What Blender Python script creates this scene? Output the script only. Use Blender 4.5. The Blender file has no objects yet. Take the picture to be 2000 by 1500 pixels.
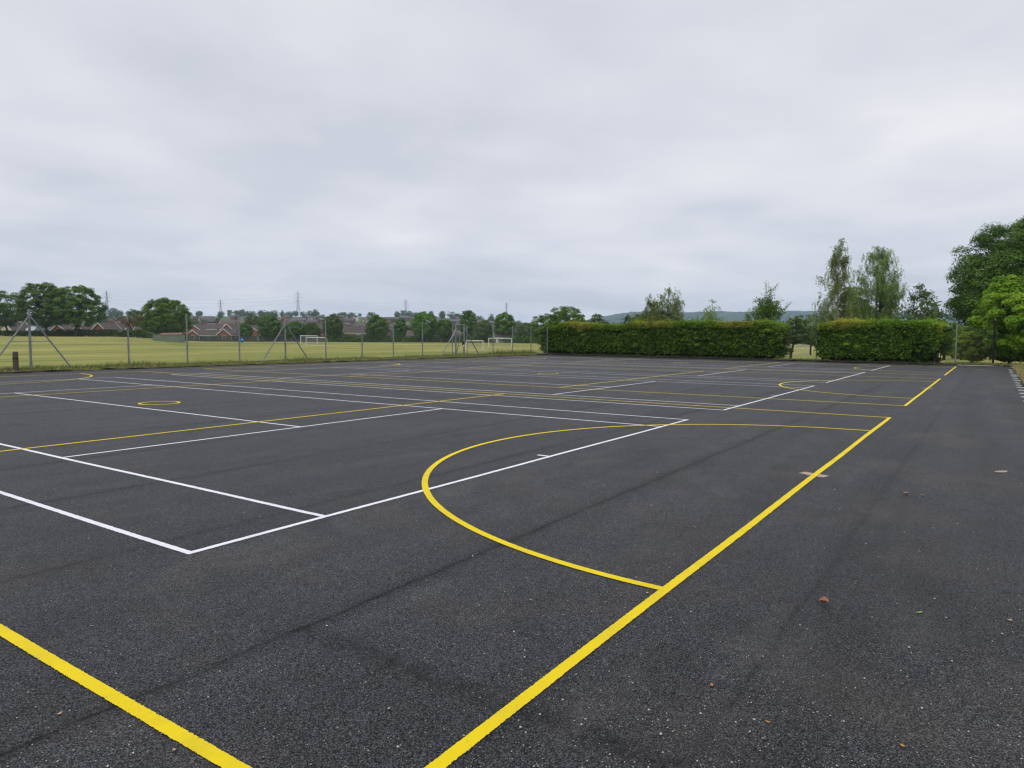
import bpy, math, random
import numpy as np
from mathutils import Matrix, Vector
random.seed(7)
RNG = np.random.default_rng(7)
R = math.radians
SC = bpy.context.scene
COL = SC.collection

# ------------------------------------------------------------------ camera calibration (world: X along the goal lines, Y across, Z up)
FPX = 1363.96                                   # focal length in pixels of the 2000 px wide photo
CAM = np.array([-3.030, -5.1696, 1.729])
FW = np.array([0.82221512, 0.56499282, -0.06888687])
RT = np.array([0.5665875, -0.82398939, 0.00448153])
UP = np.array([0.05423002, 0.04271522, 0.99761441])


def hor(px):                                    # photo row of the true horizon in a column
    return 750 + FPX * (FW[2] + (px - 1000) / FPX * RT[2]) / UP[2]


def spot(px, depth):                            # plan position seen in a column at a distance
    d = FW + (px - 1000) / FPX * RT - (hor(px) - 750) / FPX * UP
    return CAM[0] + depth * d[0], CAM[1] + depth * d[1]


def zrow(px, row, depth):                       # height that appears at a row, at that distance
    return CAM[2] + (hor(px) - row) * depth / FPX


def floor_at(px, py, z=0.0):                    # point of the level ground seen at a pixel
    d = FW + (px - 1000) / FPX * RT - (py - 750) / FPX * UP
    t = (z - CAM[2]) / d[2]
    return CAM[0] + t * d[0], CAM[1] + t * d[1]


HX = np.array([FW[0], FW[1]]) / math.hypot(FW[0], FW[1])
HR = np.array([HX[1], -HX[0]])


def sstep(a, b, x):
    t = np.clip((x - a) / (b - a), 0, 1)
    return t * t * (3 - 2 * t)


# ------------------------------------------------------------------ the playground outline
def edge_left(x): return 30.75 - 0.044 * x
def edge_far(y): return 48.9 + 0.118 * (y + 6.2)
YR = -6.24                                      # right-hand edge of the asphalt
CORNERS = [(-14.0, -6.24), (edge_far(-6.24), -6.24), (51.9, edge_left(51.9) - .6), (50.6, edge_left(50.6)), (-14.0, edge_left(-14.0))]


def outside(x, y):                              # rough distance beyond the asphalt, 0 inside
    a = np.maximum(0, y - edge_left(x)); b = np.maximum(0, x - edge_far(y)); c = np.maximum(0, YR - y)
    return np.sqrt(a * a + b * b + c * c)


def terrain(x, y):
    x = np.asarray(x, float); y = np.asarray(y, float)
    dx, dy = x - CAM[0], y - CAM[1]
    u = dx * HX[0] + dy * HX[1]; v = dx * HR[0] + dy * HR[1]
    t = v / np.maximum(u, 5)
    o = outside(x, y)
    z = np.where(o <= 0, -0.06, -0.03 - 0.9 * sstep(3, 65, o))
    front = sstep(40, 90, u)
    z = z + front * 1.75 * sstep(-0.42, -0.58, t) * sstep(90, 225, u)
    z = z + front * (-1.0) * sstep(255, 330, u) * (t < 0.3) - 1.6 * sstep(-0.4, -0.6, t) * sstep(250, 300, u)
    rise = 1.0 - sstep(-0.12, 0.13, t) * 0.95
    h = np.interp(u, [380, 500, 700, 900, 1200, 1600, 2300, 8000], [0, 3.5, 11, 20, 33, 45, 46, 40])
    z = z + rise * h - 6.0 * sstep(260, 600, u) * sstep(0.02, 0.2, t)
    return z


# ------------------------------------------------------------------ bookkeeping helpers
def tag(o, label=None, cat=None, group=None, kind=None):
    if label: o['label'] = label
    if cat: o['category'] = cat
    if group: o['group'] = group
    if kind: o['kind'] = kind
    return o


def thing(name, label, cat, loc=(0, 0, 0), rz=0.0, group=None):
    o = bpy.data.objects.new(name, None); COL.objects.link(o)
    o.location = loc; o.rotation_euler = (0, 0, rz); o.empty_display_size = .3
    return tag(o, label, cat, group)


def link(name, me, mat, parent=None):
    o = bpy.data.objects.new(name, me); COL.objects.link(o)
    for m in (mat if isinstance(mat, (list, tuple)) else [mat]):
        if m: me.materials.append(m)
    if parent: o.parent = parent
    return o


def np_mesh(name, V, Fq, nper=4, tint=None):
    me = bpy.data.meshes.new(name)
    V = np.asarray(V, np.float32); Fq = np.asarray(Fq, np.int32)
    me.vertices.add(len(V)); me.vertices.foreach_set('co', V.ravel())
    n = len(Fq)
    me.loops.add(n * nper); me.loops.foreach_set('vertex_index', Fq.ravel())
    me.polygons.add(n)
    me.polygons.foreach_set('loop_start', np.arange(0, n * nper, nper, dtype=np.int32))
    if tint is not None:
        a = me.attributes.new('tint', 'FLOAT', 'FACE'); a.data.foreach_set('value', np.asarray(tint, np.float32))
    me.update(calc_edges=True)
    return me


class MB:
    """collects boxes, tubes and polygons into one mesh"""
    def __init__(s): s.v = []; s.f = []

    def add(s, vs, fs):
        b = len(s.v); s.v += [tuple(p) for p in vs]; s.f += [tuple(b + i for i in q) for q in fs]; return s

    def box(s, x0, x1, y0, y1, z0, z1):
        v = [(x0, y0, z0), (x1, y0, z0), (x1, y1, z0), (x0, y1, z0), (x0, y0, z1), (x1, y0, z1), (x1, y1, z1), (x0, y1, z1)]
        return s.add(v, [(0, 3, 2, 1), (4, 5, 6, 7), (0, 1, 5, 4), (1, 2, 6, 5), (2, 3, 7, 6), (3, 0, 4, 7)])

    def tube(s, pts, rad, n=8, cap=True):
        pts = [Vector(p) for p in pts]
        rad = rad if isinstance(rad, (list, tuple)) else [rad] * len(pts)
        rings = []
        for i, p in enumerate(pts):
            d = (pts[min(i + 1, len(pts) - 1)] - pts[max(i - 1, 0)]).normalized()
            a = d.orthogonal() if abs(d.z) > .9 else d.cross(Vector((0, 0, 1)))
            a.normalize(); b = d.cross(a)
            rings.append([p + (a * math.cos(2 * math.pi * k / n) + b * math.sin(2 * math.pi * k / n)) * rad[i] for k in range(n)])
        base = len(s.v)
        for r in rings: s.v += [tuple(q) for q in r]
        for i in range(len(pts) - 1):
            for k in range(n):
                s.f.append((base + i * n + k, base + i * n + (k + 1) % n, base + (i + 1) * n + (k + 1) % n, base + (i + 1) * n + k))
        if cap:
            s.f.append(tuple(base + k for k in reversed(range(n)))); s.f.append(tuple(base + (len(pts) - 1) * n + k for k in range(n)))
        return s

    def build(s, name, mat, parent=None, smooth=False):
        me = bpy.data.meshes.new(name); me.from_pydata(s.v, [], s.f); me.update()
        if smooth: me.polygons.foreach_set('use_smooth', [True] * len(me.polygons))
        return link(name, me, mat, parent)


def copy_tree(o, parent=None):
    c = o.copy(); COL.objects.link(c); c.parent = parent
    for ch in list(o.children): copy_tree(ch, c)
    return c


# ------------------------------------------------------------------ materials
class NT:
    def __init__(s, name):
        s.m = bpy.data.materials.new(name); s.m.use_nodes = True
        s.t = s.m.node_tree; s.b = s.t.nodes['Principled BSDF']; s.out = s.t.nodes['Material Output']

    def n(s, typ, **kw):
        o = s.t.nodes.new(typ)
        for k, v in kw.items(): setattr(o, k, v)
        return o

    def l(s, a, b): s.t.links.new(a, b)

    def put(s, sock, v):
        if isinstance(v, bpy.types.NodeSocket): s.l(v, sock)
        else: sock.default_value = v

    def math(s, op, a, b=0.0, c=0.0, clamp=False):
        o = s.n('ShaderNodeMath', operation=op, use_clamp=clamp)
        s.put(o.inputs[0], a); s.put(o.inputs[1], b); s.put(o.inputs[2], c)
        return o.outputs[0]

    def noise(s, vec, scale, detail=3.0, rough=.55, dim='3D'):
        o = s.n('ShaderNodeTexNoise', noise_dimensions=dim); o.inputs['Scale'].default_value = scale
        o.inputs['Detail'].default_value = detail; o.inputs['Roughness'].default_value = rough
        if vec: s.l(vec, o.inputs['Vector'])
        return o.outputs['Fac']

    def ramp(s, fac, stops, interp='LINEAR'):
        o = s.n('ShaderNodeValToRGB'); e = o.color_ramp.elements; o.color_ramp.interpolation = interp
        while len(e) < len(stops): e.new(.5)
        for q, (p, c) in zip(e, stops):
            q.position = p; q.color = c if len(c) == 4 else (*c, 1)
        s.l(fac, o.inputs[0]); return o.outputs[0]

    def mix(s, fac, a, b, blend='MIX'):
        o = s.n('ShaderNodeMix', data_type='RGBA', blend_type=blend)
        s.put(o.inputs['Factor'], fac)
        for k, v in (('A', a), ('B', b)):
            sock = [i for i in o.inputs if i.name == k and i.type == 'RGBA'][0]
            s.put(sock, v if isinstance(v, bpy.types.NodeSocket) else (*v[:3], 1))
        return [i for i in o.outputs if i.type == 'RGBA'][0]

    def obj(s): return s.n('ShaderNodeTexCoord').outputs['Object']

    def scaled(s, vec, sc, rot=(0, 0, 0)):
        o = s.n('ShaderNodeMapping'); o.inputs['Scale'].default_value = sc; o.inputs['Rotation'].default_value = rot
        s.l(vec, o.inputs['Vector']); return o.outputs[0]

    def bump(s, h, strength, dist):
        o = s.n('ShaderNodeBump'); o.inputs['Strength'].default_value = strength; o.inputs['Distance'].default_value = dist
        s.l(h, o.inputs['Height']); s.l(o.outputs[0], s.b.inputs['Normal']); return o

    def set(s, **kw):
        for k, v in kw.items(): s.put(s.b.inputs[k.replace('_', ' ')], v)


def simple(name, col, rough=.6, amp=.25, scale=3.0, metallic=0.0, spec=.4):
    t = NT(name); o = t.obj(); f = t.noise(o, scale, 4)
    c = t.ramp(f, [(.3, tuple(k * (1 - amp) for k in col)), (.7, tuple(min(1, k * (1 + amp)) for k in col))])
    t.l(c, t.b.inputs['Base Color']); t.set(Roughness=rough, Metallic=metallic)
    t.b.inputs['Specular IOR Level'].default_value = spec
    return t.m


def leaf_mat(name, dark, mid, light, trans=.25):
    t = NT(name)
    a = t.n('ShaderNodeAttribute', attribute_name='tint')
    rnd = t.n('ShaderNodeObjectInfo').outputs['Random']
    c = t.ramp(a.outputs['Fac'], [(0, dark), (.5, mid), (1, light)])
    hsv = t.n('ShaderNodeHueSaturation'); t.l(c, hsv.inputs['Color'])
    t.l(t.math('MULTIPLY_ADD', rnd, .03, .485), hsv.inputs['Hue'])
    t.l(t.math('MULTIPLY_ADD', rnd, .3, .85), hsv.inputs['Value'])
    c = hsv.outputs[0]
    t.l(c, t.b.inputs['Base Color']); t.set(Roughness=.6); t.b.inputs['Specular IOR Level'].default_value = .10
    tr = t.n('ShaderNodeBsdfTranslucent'); t.l(c, tr.inputs['Color'])
    mx = t.n('ShaderNodeMixShader'); mx.inputs[0].default_value = trans
    t.l(t.b.outputs[0], mx.inputs[1]); t.l(tr.outputs[0], mx.inputs[2]); t.l(mx.outputs[0], t.out.inputs['Surface'])
    return t.m


M = {}
M['leaf'] = leaf_mat('leaf_green', (.030, .070, .009), (.098, .195, .020), (.185, .31, .036))
M['leaf_dark'] = leaf_mat('leaf_dark_green', (.024, .054, .008), (.084, .165, .020), (.175, .30, .038))
M['leaf_lime'] = leaf_mat('leaf_lime_green', (.085, .17, .014), (.20, .335, .026), (.33, .47, .040), .3)
M['leaf_birch'] = leaf_mat('leaf_birch', (.12, .175, .045), (.215, .29, .080), (.31, .39, .12), .4)
M['leaf_grey'] = leaf_mat('leaf_greyish_green', (.055, .090, .028), (.125, .18, .050), (.20, .27, .075))
M['leaf_hedge'] = leaf_mat('leaf_hedge', (.014, .038, .006), (.085, .170, .018), (.23, .36, .036))
M['leaf_growth'] = leaf_mat('leaf_new_growth', (.14, .27, .024), (.29, .36, .036), (.42, .33, .060), .35)
M['leaf_far'] = leaf_mat('leaf_far', (.035, .065, .022), (.075, .125, .034), (.125, .19, .05))
M['bark'] = simple('bark', (.055, .045, .035), .9, .4, 6)
M['birch_bark'] = simple('birch_bark', (.36, .27, .19), .8, .4, 5)
M['steel'] = simple('galvanised_steel', (.21, .225, .24), .5, .25, 4, .2)
M['dark_steel'] = simple('dark_steel', (.018, .019, .019), .9, .3, 5, 0, .1)
M['wire'] = simple('fence_wire', (.045, .055, .045), .5, .2, 4)
M['pylon'] = simple('pylon_steel', (.20, .21, .22), .6, .15, .2)
M['white_paint'] = simple('white_frame_paint', (.80, .81, .80), .4, .06, 3)
M['net'] = simple('goal_net', (.45, .47, .48), .8, .1, 3)
M['wood'] = simple('weathered_wood', (.085, .062, .045), .85, .35, 9)
M['shed'] = simple('green_sheet', (.17, .21, .16), .6, .15, 1)
M['rust'] = simple('rusty_sheet', (.21, .10, .075), .8, .35, 1.5)
M['brick'] = simple('red_brick', (.24, .105, .075), .85, .25, 2)
M['brick_dark'] = simple('brown_brick', (.135, .085, .070), .85, .25, 2)
M['cream'] = simple('cream_render', (.58, .54, .42), .8, .1, 2)
M['white_render'] = simple('white_render', (.70, .70, .68), .8, .08, 2)
M['roof_brown'] = simple('brown_roof_tile', (.085, .066, .060), .8, .25, 2)
M['roof_grey'] = simple('grey_roof_tile', (.10, .10, .105), .8, .25, 2)
M['roof_red'] = simple('red_roof_tile', (.118, .084, .076), .8, .25, 2)
M['roof_pale'] = simple('pale_roof', (.42, .44, .47), .6, .12, 2)
M['glass'] = simple('window_glass', (.03, .035, .045), .12, .2, 1, 0, .6)
M['black'] = simple('black_rubber', (.012, .012, .014), .7, .3, 5)
M['blue'] = simple('blue_plastic', (.06, .22, .48), .45, .1, 5)
M['tape'] = simple('tan_tape', (.36, .265, .20), .75, .18, 8)
M['brown_leaf'] = simple('dry_leaf', (.26, .115, .06), .7, .35, 30)
M['tan_leaf'] = simple('tan_leaf', (.38, .27, .16), .7, .3, 30)
M['green_leaf'] = simple('fallen_green_leaf', (.14, .26, .06), .6, .25, 30)
M['orange_leaf'] = simple('orange_leaf', (.50, .22, .04), .7, .25, 30)
M['stone'] = simple('pale_stone', (.42, .41, .39), .8, .35, 60)
M['soil'] = simple('dark_soil', (.022, .017, .012), .95, .5, 6)
M['green_fence'] = simple('green_fence_paint', (.045, .085, .075), .6, .2, 1)
M['concrete'] = simple('concrete_edging', (.42, .40, .37), .85, .2, 2)
M['vine'] = simple('dry_vine', (.13, .085, .05), .9, .3, 8)


def asphalt_surface(t, o, paint=None):
    """aggregate height shared by the bare asphalt and by the paint lying in its grain"""
    v = t.n('ShaderNodeTexVoronoi', feature='F1'); v.inputs['Scale'].default_value = 175; t.l(o, v.inputs['Vector'])
    fine = t.noise(o, 160, 2, .6)
    h = t.math('ADD', t.math('MULTIPLY', v.outputs['Distance'], -1.0), t.math('MULTIPLY', fine, .8))
    return v, fine, h


def make_asphalt():
    t = NT('asphalt'); o = t.obj()
    v, fine, h = asphalt_surface(t, o)
    cell = t.n('ShaderNodeSeparateColor'); t.l(v.outputs['Color'], cell.inputs[0])
    base = t.ramp(cell.outputs[0], [(0, (.012, .012, .0128)), (.35, (.028, .028, .0292)), (.75, (.056, .056, .058)), (1, (.118, .118, .120))])
    # pale worn stones
    pale = t.math('GREATER_THAN', cell.outputs[1], .9965)
    base = t.mix(t.math('MULTIPLY', pale, .75), base, (.40, .39, .37))
    # dark binder between stones, with the shade of the pits painted into the colour
    gap = t.math('SUBTRACT', v.outputs['Distance'], .42, clamp=True)
    base = t.mix(t.math('MULTIPLY', gap, 2.6, clamp=True), base, (.005, .005, .0055))
    sx = t.n('ShaderNodeSeparateXYZ'); t.l(o, sx.inputs[0])
    X, Y = sx.outputs[0], sx.outputs[1]
    # broad mottling and long roller streaks
    big = t.noise(o, .35, 4, .6)
    streak = t.noise(t.scaled(o, (.12, 1.6, 1)), 1.0, 4, .6)
    mid = t.noise(o, 2.2, 4, .65)
    val = t.math('MAXIMUM', .35, t.math('ADD', t.math('MULTIPLY_ADD', big, 1.3, -.50), t.math('ADD', t.math('MULTIPLY', streak, 1.2), t.math('MULTIPLY', mid, .75))))
    mulc = t.n('ShaderNodeCombineColor')
    for k in range(3): t.l(val, mulc.inputs[k])
    base = t.mix(1.0, base, mulc.outputs[0], 'MULTIPLY')
    # lane joints every 2.345 m, wavering, of uneven darkness
    wob = t.math('MULTIPLY_ADD', t.noise(o, 3.0, 3), .10, -.05)
    ph = t.math('ADD', t.math('ADD', Y, 1.88 + 2.345 * 40 + 2.345 / 2), wob)
    d = t.math('ABSOLUTE', t.math('SUBTRACT', t.math('MODULO', ph, 2.345), 2.345 / 2))
    wide = t.math('SUBTRACT', 1.0, t.math('DIVIDE', d, .17), clamp=True)
    thin = t.math('SUBTRACT', 1.0, t.math('DIVIDE', d, .028), clamp=True)
    strength = t.math('ADD', t.math('MULTIPLY', t.math('SUBTRACT', t.noise(t.scaled(o, (.28, .5, 1)), 1.0, 3), .30), 3.0), .30, clamp=True)
    cr = t.math('MULTIPLY', t.math('SUBTRACT', t.noise(o, 9, 4, .7), .35, clamp=True), 3.0, clamp=True)
    strength = t.math('MULTIPLY', strength, t.math('MULTIPLY_ADD', t.math('GREATER_THAN', Y, -3.2), .5, .5))
    seam = t.math('MULTIPLY', strength, t.math('ADD', t.math('MULTIPLY', t.math('MULTIPLY', wide, wide), .44), t.math('MULTIPLY', t.math('MULTIPLY', thin, cr), 1.0)), clamp=True)
    # the cross joint near the first lane
    dX = t.math('ABSOLUTE', t.math('ADD', t.math('ADD', X, .43), wob))
    inY = t.math('MULTIPLY', t.math('GREATER_THAN', Y, -4.2), t.math('LESS_THAN', Y, -1.85))
    j = t.math('MULTIPLY', t.math('MULTIPLY', t.math('SUBTRACT', 1.0, t.math('DIVIDE', dX, .12), clamp=True), cr), inY)
    seam = t.math('ADD', seam, t.math('MULTIPLY', j, .9), clamp=True)
    base = t.mix(t.math('MULTIPLY', seam, 1.3, clamp=True), base, (.004, .004, .0045))
    # faint brown dust towards the grass on the right and in patches
    dust = t.math('MULTIPLY', t.math('SUBTRACT', t.noise(o, .8, 5, .6), .5, clamp=True), 1.5, clamp=True)
    right = t.math('MULTIPLY_ADD', Y, -.25, -.9, clamp=True)
    base = t.mix(t.math('MULTIPLY', dust, t.math('MULTIPLY_ADD', right, .55, .30)), base, (.13, .105, .075))
    stain = t.math('MULTIPLY', t.math('SUBTRACT', t.noise(o, 1.3, 4, .6), .57, clamp=True), 7.0, clamp=True)
    base = t.mix(t.math('MULTIPLY', stain, .42), base, (.012, .012, .0125))
    worn = t.math('MULTIPLY', t.math('SUBTRACT', t.noise(t.scaled(o, (.5, .9, 1)), 1.0, 5, .65), .55, clamp=True), 5.0, clamp=True)
    base = t.mix(t.math('MULTIPLY', worn, .28), base, (.115, .110, .100))
    t.l(base, t.b.inputs['Base Color'])
    t.set(Roughness=t.math('MULTIPLY_ADD', big, .15, .48)); t.put(t.b.inputs['Specular IOR Level'], t.math('MULTIPLY_ADD', cell.outputs[0], .22, .03))
    t.bump(h, .6, .005)
    return t.m


def make_paint(name, col):
    t = NT(name); o = t.obj()
    v, fine, h = asphalt_surface(t, o)
    n = t.noise(o, 5, 4)
    c = t.ramp(n, [(.3, tuple(k * .93 for k in col)), (.7, col)])
    grime = t.math('MULTIPLY', t.math('SUBTRACT', t.noise(o, 2.6, 5, .65), .48, clamp=True), 1.6, clamp=True)
    c = t.mix(grime, c, tuple(k * .55 + .03 for k in col))
    wear = t.math('GREATER_THAN', t.math('ADD', v.outputs['Distance'], t.math('MULTIPLY', t.noise(o, 1.7, 3),   .35)), 1.12)
    c = t.mix(wear, c, (.05, .05, .05))
    t.l(c, t.b.inputs['Base Color']); t.set(Roughness=.65); t.b.inputs['Specular IOR Level'].default_value = .15
    t.bump(h, .35, .004)
    return t.m


def make_field():
    t = NT('field_grass'); o = t.obj()
    big = t.noise(o, .05, 5, .6); mow = t.noise(t.scaled(o, (.035, .30, 1), (0, 0, R(-38))), 1.0, 4, .6)
    band = t.noise(t.scaled(o, (.012, .085, 1)), 1.0, 4, .6); fine = t.noise(o, 1.3, 5, .7); tiny = t.noise(o, 14, 3, .7)
    f = t.math('ADD', t.math('MULTIPLY', big, .26), t.math('ADD', t.math('MULTIPLY', mow, .26), t.math('MULTIPLY_ADD', band, .50, t.math('MULTIPLY', fine, .16))))
    f = t.math('MULTIPLY_ADD', f, .85, -.005)
    c = t.ramp(f, [(.38, (.09, .13, .022)), (.46, (.200, .222, .046)), (.53, (.32, .300, .082)), (.62, (.46, .39, .14))])
    c = t.mix(t.math('MULTIPLY', t.math('SUBTRACT', tiny, .5, clamp=True), 1.6, clamp=True), c, (.055, .085, .015))
    # beyond the playing field the land is gardens and rough ground
    far = t.n('ShaderNodeVectorMath', operation='DOT_PRODUCT'); t.l(o, far.inputs[0]); far.inputs[1].default_value = (HX[0], HX[1], 0)
    town = t.math('MULTIPLY', t.math('SUBTRACT', far.outputs['Value'], 300.0), .02, clamp=True)
    c = t.mix(town, c, t.ramp(t.noise(o, .03, 5, .6), [(.35, (.045, .075, .022)), (.55, (.085, .115, .035)), (.7, (.13, .14, .06))]))
    t.l(c, t.b.inputs['Base Color']); t.set(Roughness=.9); t.b.inputs['Specular IOR Level'].default_value = .15
    t.bump(t.math('ADD', fine, tiny), .5, .06)
    return t.m


def make_verge():
    t = NT('verge_soil_grass'); o = t.obj()
    f = t.noise(o, 2.2, 5, .65); g = t.noise(o, 12, 3, .7)
    c = t.ramp(t.math('ADD', t.math('MULTIPLY', f, .6), t.math('MULTIPLY', g, .4)),
               [(.36, (.022, .017, .011)), (.46, (.060, .058, .020)), (.55, (.11, .115, .032)), (.68, (.22, .175, .085))])
    t.l(c, t.b.inputs['Base Color']); t.set(Roughness=.95); t.b.inputs['Specular IOR Level'].default_value = .1
    t.bump(g, .8, .04); return t.m


def blade_mat():
    t = NT('grass_blade'); a = t.n('ShaderNodeAttribute', attribute_name='tint')
    c = t.ramp(a.outputs['Fac'], [(0, (.07, .12, .018)), (.45, (.16, .215, .04)), (.75, (.29, .27, .07)), (1, (.36, .25, .13))])
    t.l(c, t.b.inputs['Base Color']); t.set(Roughness=.7); return t.m


def make_hill():
    t = NT('wooded_hill'); o = t.obj(); f = t.noise(o, .012, 6, .7)
    c = t.ramp(f, [(.38, (.012, .028, .016)), (.52, (.026, .050, .024)), (.62, (.055, .08, .035)), (.7, (.09, .10, .05))])
    t.l(c, t.b.inputs['Base Color']); t.set(Roughness=.95); t.b.inputs['Specular IOR Level'].default_value = .05
    return t.m


M['asphalt'] = make_asphalt()
M['yellow'] = make_paint('yellow_line_paint', (.74, .56, .004))
M['white'] = make_paint('white_line_paint', (.74, .74, .77))
M['field'] = make_field(); M['verge'] = make_verge(); M['blade'] = blade_mat(); M['hill'] = make_hill()

# ------------------------------------------------------------------ ground, asphalt, hills
rr = [0.0] + [2.0 * 1.032 ** k for k in range(254)]
fr = np.linspace(-52, 52, 360); bk = np.linspace(52, 308, 60)[1:-1]
ang = np.radians(np.concatenate([fr, bk])); na = len(ang)
heading = math.atan2(HX[1], HX[0])
RRg, AA = np.meshgrid(rr, ang, indexing='ij')
gx = CAM[0] + RRg * np.cos(heading - AA); gy = CAM[1] + RRg * np.sin(heading - AA)
V = np.stack([gx, gy, terrain(gx, gy)], -1).reshape(-1, 3)
ii, jj = np.meshgrid(np.arange(len(rr) - 1), np.arange(na), indexing='ij'); j2 = (jj + 1) % na
Fq = np.stack([ii * na + jj, ii * na + j2, (ii + 1) * na + j2, (ii + 1) * na + jj], -1).reshape(-1, 4)[:, ::-1]
me = np_mesh('ground', V, Fq); me.polygons.foreach_set('use_smooth', [True] * len(me.polygons))
tag(link('ground', me, M['field']), kind='structure')
RMAX = rr[-1]

b = MB(); n = len(CORNERS)
b.add([(x, y, 0) for x, y in CORNERS] + [(x, y, -.2) for x, y in CORNERS],
      [tuple(range(n))] + [(i, n + i, n + (i + 1) % n, (i + 1) % n) for i in range(n)])
tag(b.build('asphalt', M['asphalt']), kind='structure')

# hills on the right-hand horizon
us = np.linspace(3000, 5600, 40); ts = np.linspace(0.05, 1.05, 260)
UU, TT = np.meshgrid(us, ts, indexing='ij')
prof = np.interp(TT, [.05, .095, .13, .17, .22, .30, .42, .50, .58, .64, .75, 1.05], [.30, .62, .80, .90, .93, .96, .99, .97, .93, .86, .84, .8])
bell = np.exp(-((UU - 4200) / 620) ** 2)
bump = RNG.normal(0, 1, UU.shape)
nz = np.zeros_like(UU)
for k in range(6):
    a, c, ph = RNG.uniform(-.03, .03, 3); nz += np.sin(UU * a * .3 + TT * 4200 * c * .5 + ph * 100)
HZ = 172 * prof * bell + nz * 1.3 * bell + bump * 1.7 * bell - 14
hx = CAM[0] + UU * HX[0] + UU * TT * HR[0]; hy = CAM[1] + UU * HX[1] + UU * TT * HR[1]
V = np.stack([hx, hy, HZ], -1).reshape(-1, 3); nt_ = len(ts)
ii, jj = np.meshgrid(np.arange(len(us) - 1), np.arange(nt_ - 1), indexing='ij')
Fq = np.stack([ii * nt_ + jj, (ii + 1) * nt_ + jj, (ii + 1) * nt_ + jj + 1, ii * nt_ + jj + 1], -1).reshape(-1, 4)[:, ::-1]
tag(link('hills', np_mesh('hills', V, Fq), M['hill']), kind='structure')


# grassy banks round the asphalt
def strip(name, pts, nrm, prof, mat, step=.5, rough=.03):
    (x0, y0), (x1, y1) = pts; L = math.hypot(x1 - x0, y1 - y0); k = int(L / step) + 1
    vs = []; m = len(prof)
    for i in range(k + 1):
        s = i / k
        for q, (d, z) in enumerate(prof):
            w = RNG.normal(0, rough) if 0 < q else RNG.normal(0, rough * 1.2)
            dd = d + RNG.normal(0, rough * 2) * (1 if q == 0 else 2)
            x = x0 + (x1 - x0) * s + nrm[0] * dd; y = y0 + (y1 - y0) * s + nrm[1] * dd
            vs.append((x, y, z + abs(w) * .6))
    fs = [(i * m + q, (i + 1) * m + q, (i + 1) * m + q + 1, i * m + q + 1) for i in range(k) for q in range(m - 1)]
    bb = MB(); bb.v = vs; bb.f = fs
    return tag(bb.build(name, mat), kind='structure')


strip('verge_ground', ((-14, edge_left(-14)), (51, edge_left(51))), (.044, 1), [(-.12, .006), (-.02, .03), (.3, .07), (.9, .10), (1.8, .09), (3.2, .04), (5, -.08)], M['verge'])
strip('verge_ground', ((edge_far(29.5), 29.5), (edge_far(-9), -9)), (1, -.118), [(-.10, .006), (0, .04), (.3, .08), (.9, .09), (2.5, .06), (4.5, -.08)], M['soil'])
strip('verge_ground', ((-14, YR), (49.4, YR)), (0, -1), [(-.10, .006), (0, .03), (.25, .06), (.8, .09), (2, .12), (4, .14), (9, .16), (14, -.1)], M['verge'])

# ------------------------------------------------------------------ painted court lines
WY, WW = .070, .060


def ribbon(bm, p, q, w, z, step=None):
    """a painted line from p to q with a slightly ragged edge near the camera"""
    p = np.array(p, float); q = np.array(q, float); L = np.linalg.norm(q - p); d = (q - p) / L; nn = np.array([-d[1], d[0]])
    s = 0.0; ss = [0.0]
    while s < L:
        c = p + d * s; r = np.linalg.norm(c - CAM[:2])
        s += .008 if r < 6 else (.03 if r < 10 else (.25 if r < 20 else 1.0)); ss.append(min(s, L))
    vs = []
    for s in ss:
        c = p + d * s; r = np.linalg.norm(c - CAM[:2]); jt = .0015 if r < 10 else .0008
        wv = .004 * math.sin(s * 1.3 + p[0]) if L > 4 and 0.2 < s < L - .2 else 0
        a = c + nn * (w / 2 + random.gauss(0, jt) + wv); e = c - nn * (w / 2 + random.gauss(0, jt) - wv)
        vs += [(a[0], a[1], z), (e[0], e[1], z)]
    bm.add(vs, [(2 * i, 2 * i + 1, 2 * i + 3, 2 * i + 2) for i in range(len(ss) - 1)])


def arc(bm, cx, cy, rx, ry, a0, a1, w, z, n):
    vs = []
    for i in range(n + 1):
        a = a0 + (a1 - a0) * i / n
        for s in (-1, 1):
            k = s * (w / 2 + abs(random.gauss(0, .0014)))
            vs.append((cx + (rx + k) * math.cos(a), cy + (ry + k) * math.sin(a), z))
    bm.add(vs, [(2 * i, 2 * i + 1, 2 * i + 3, 2 * i + 2) for i in range(n)])


ZA, ZB, ZC, ZD, ZE = .0030, .0036, .0042, .0048, .0054
for k, (xa, xb) in enumerate([(0, 10.95), (13.33, 23.5), (25.68, 35.37), (37.66, 45.75)]):
    s = (xb - xa) / 10.97; bm = MB(); h = WW / 2
    xs = [xa, xa + 1.37 * s, xa + 5.485 * s, xa + 9.6 * s, xb]
    for x in (xs[0], xs[4]): ribbon(bm, (x, -h), (x, 23.77 + h), WW, ZA)
    for x in (xs[1], xs[3]): ribbon(bm, (x, 0), (x, 23.77), WW, ZA)
    ribbon(bm, (xs[2], 5.485), (xs[2], 18.285), WW, ZA)
    for y in (0, 23.77): ribbon(bm, (xs[0] - h, y), (xs[4] + h, y), WW, ZB)
    for y in (5.485, 18.285): ribbon(bm, (xs[1], y), (xs[3], y), WW, ZB)
    ribbon(bm, (xs[2], 0), (xs[2], .22), WW, ZA + .0002); ribbon(bm, (xs[2], 23.55), (xs[2], 23.77), WW, ZA + .0002)
    o = bm.build('court_markings', M['white']); tag(o, kind='structure')
Y0, Y1 = -3.40, 27.45
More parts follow.
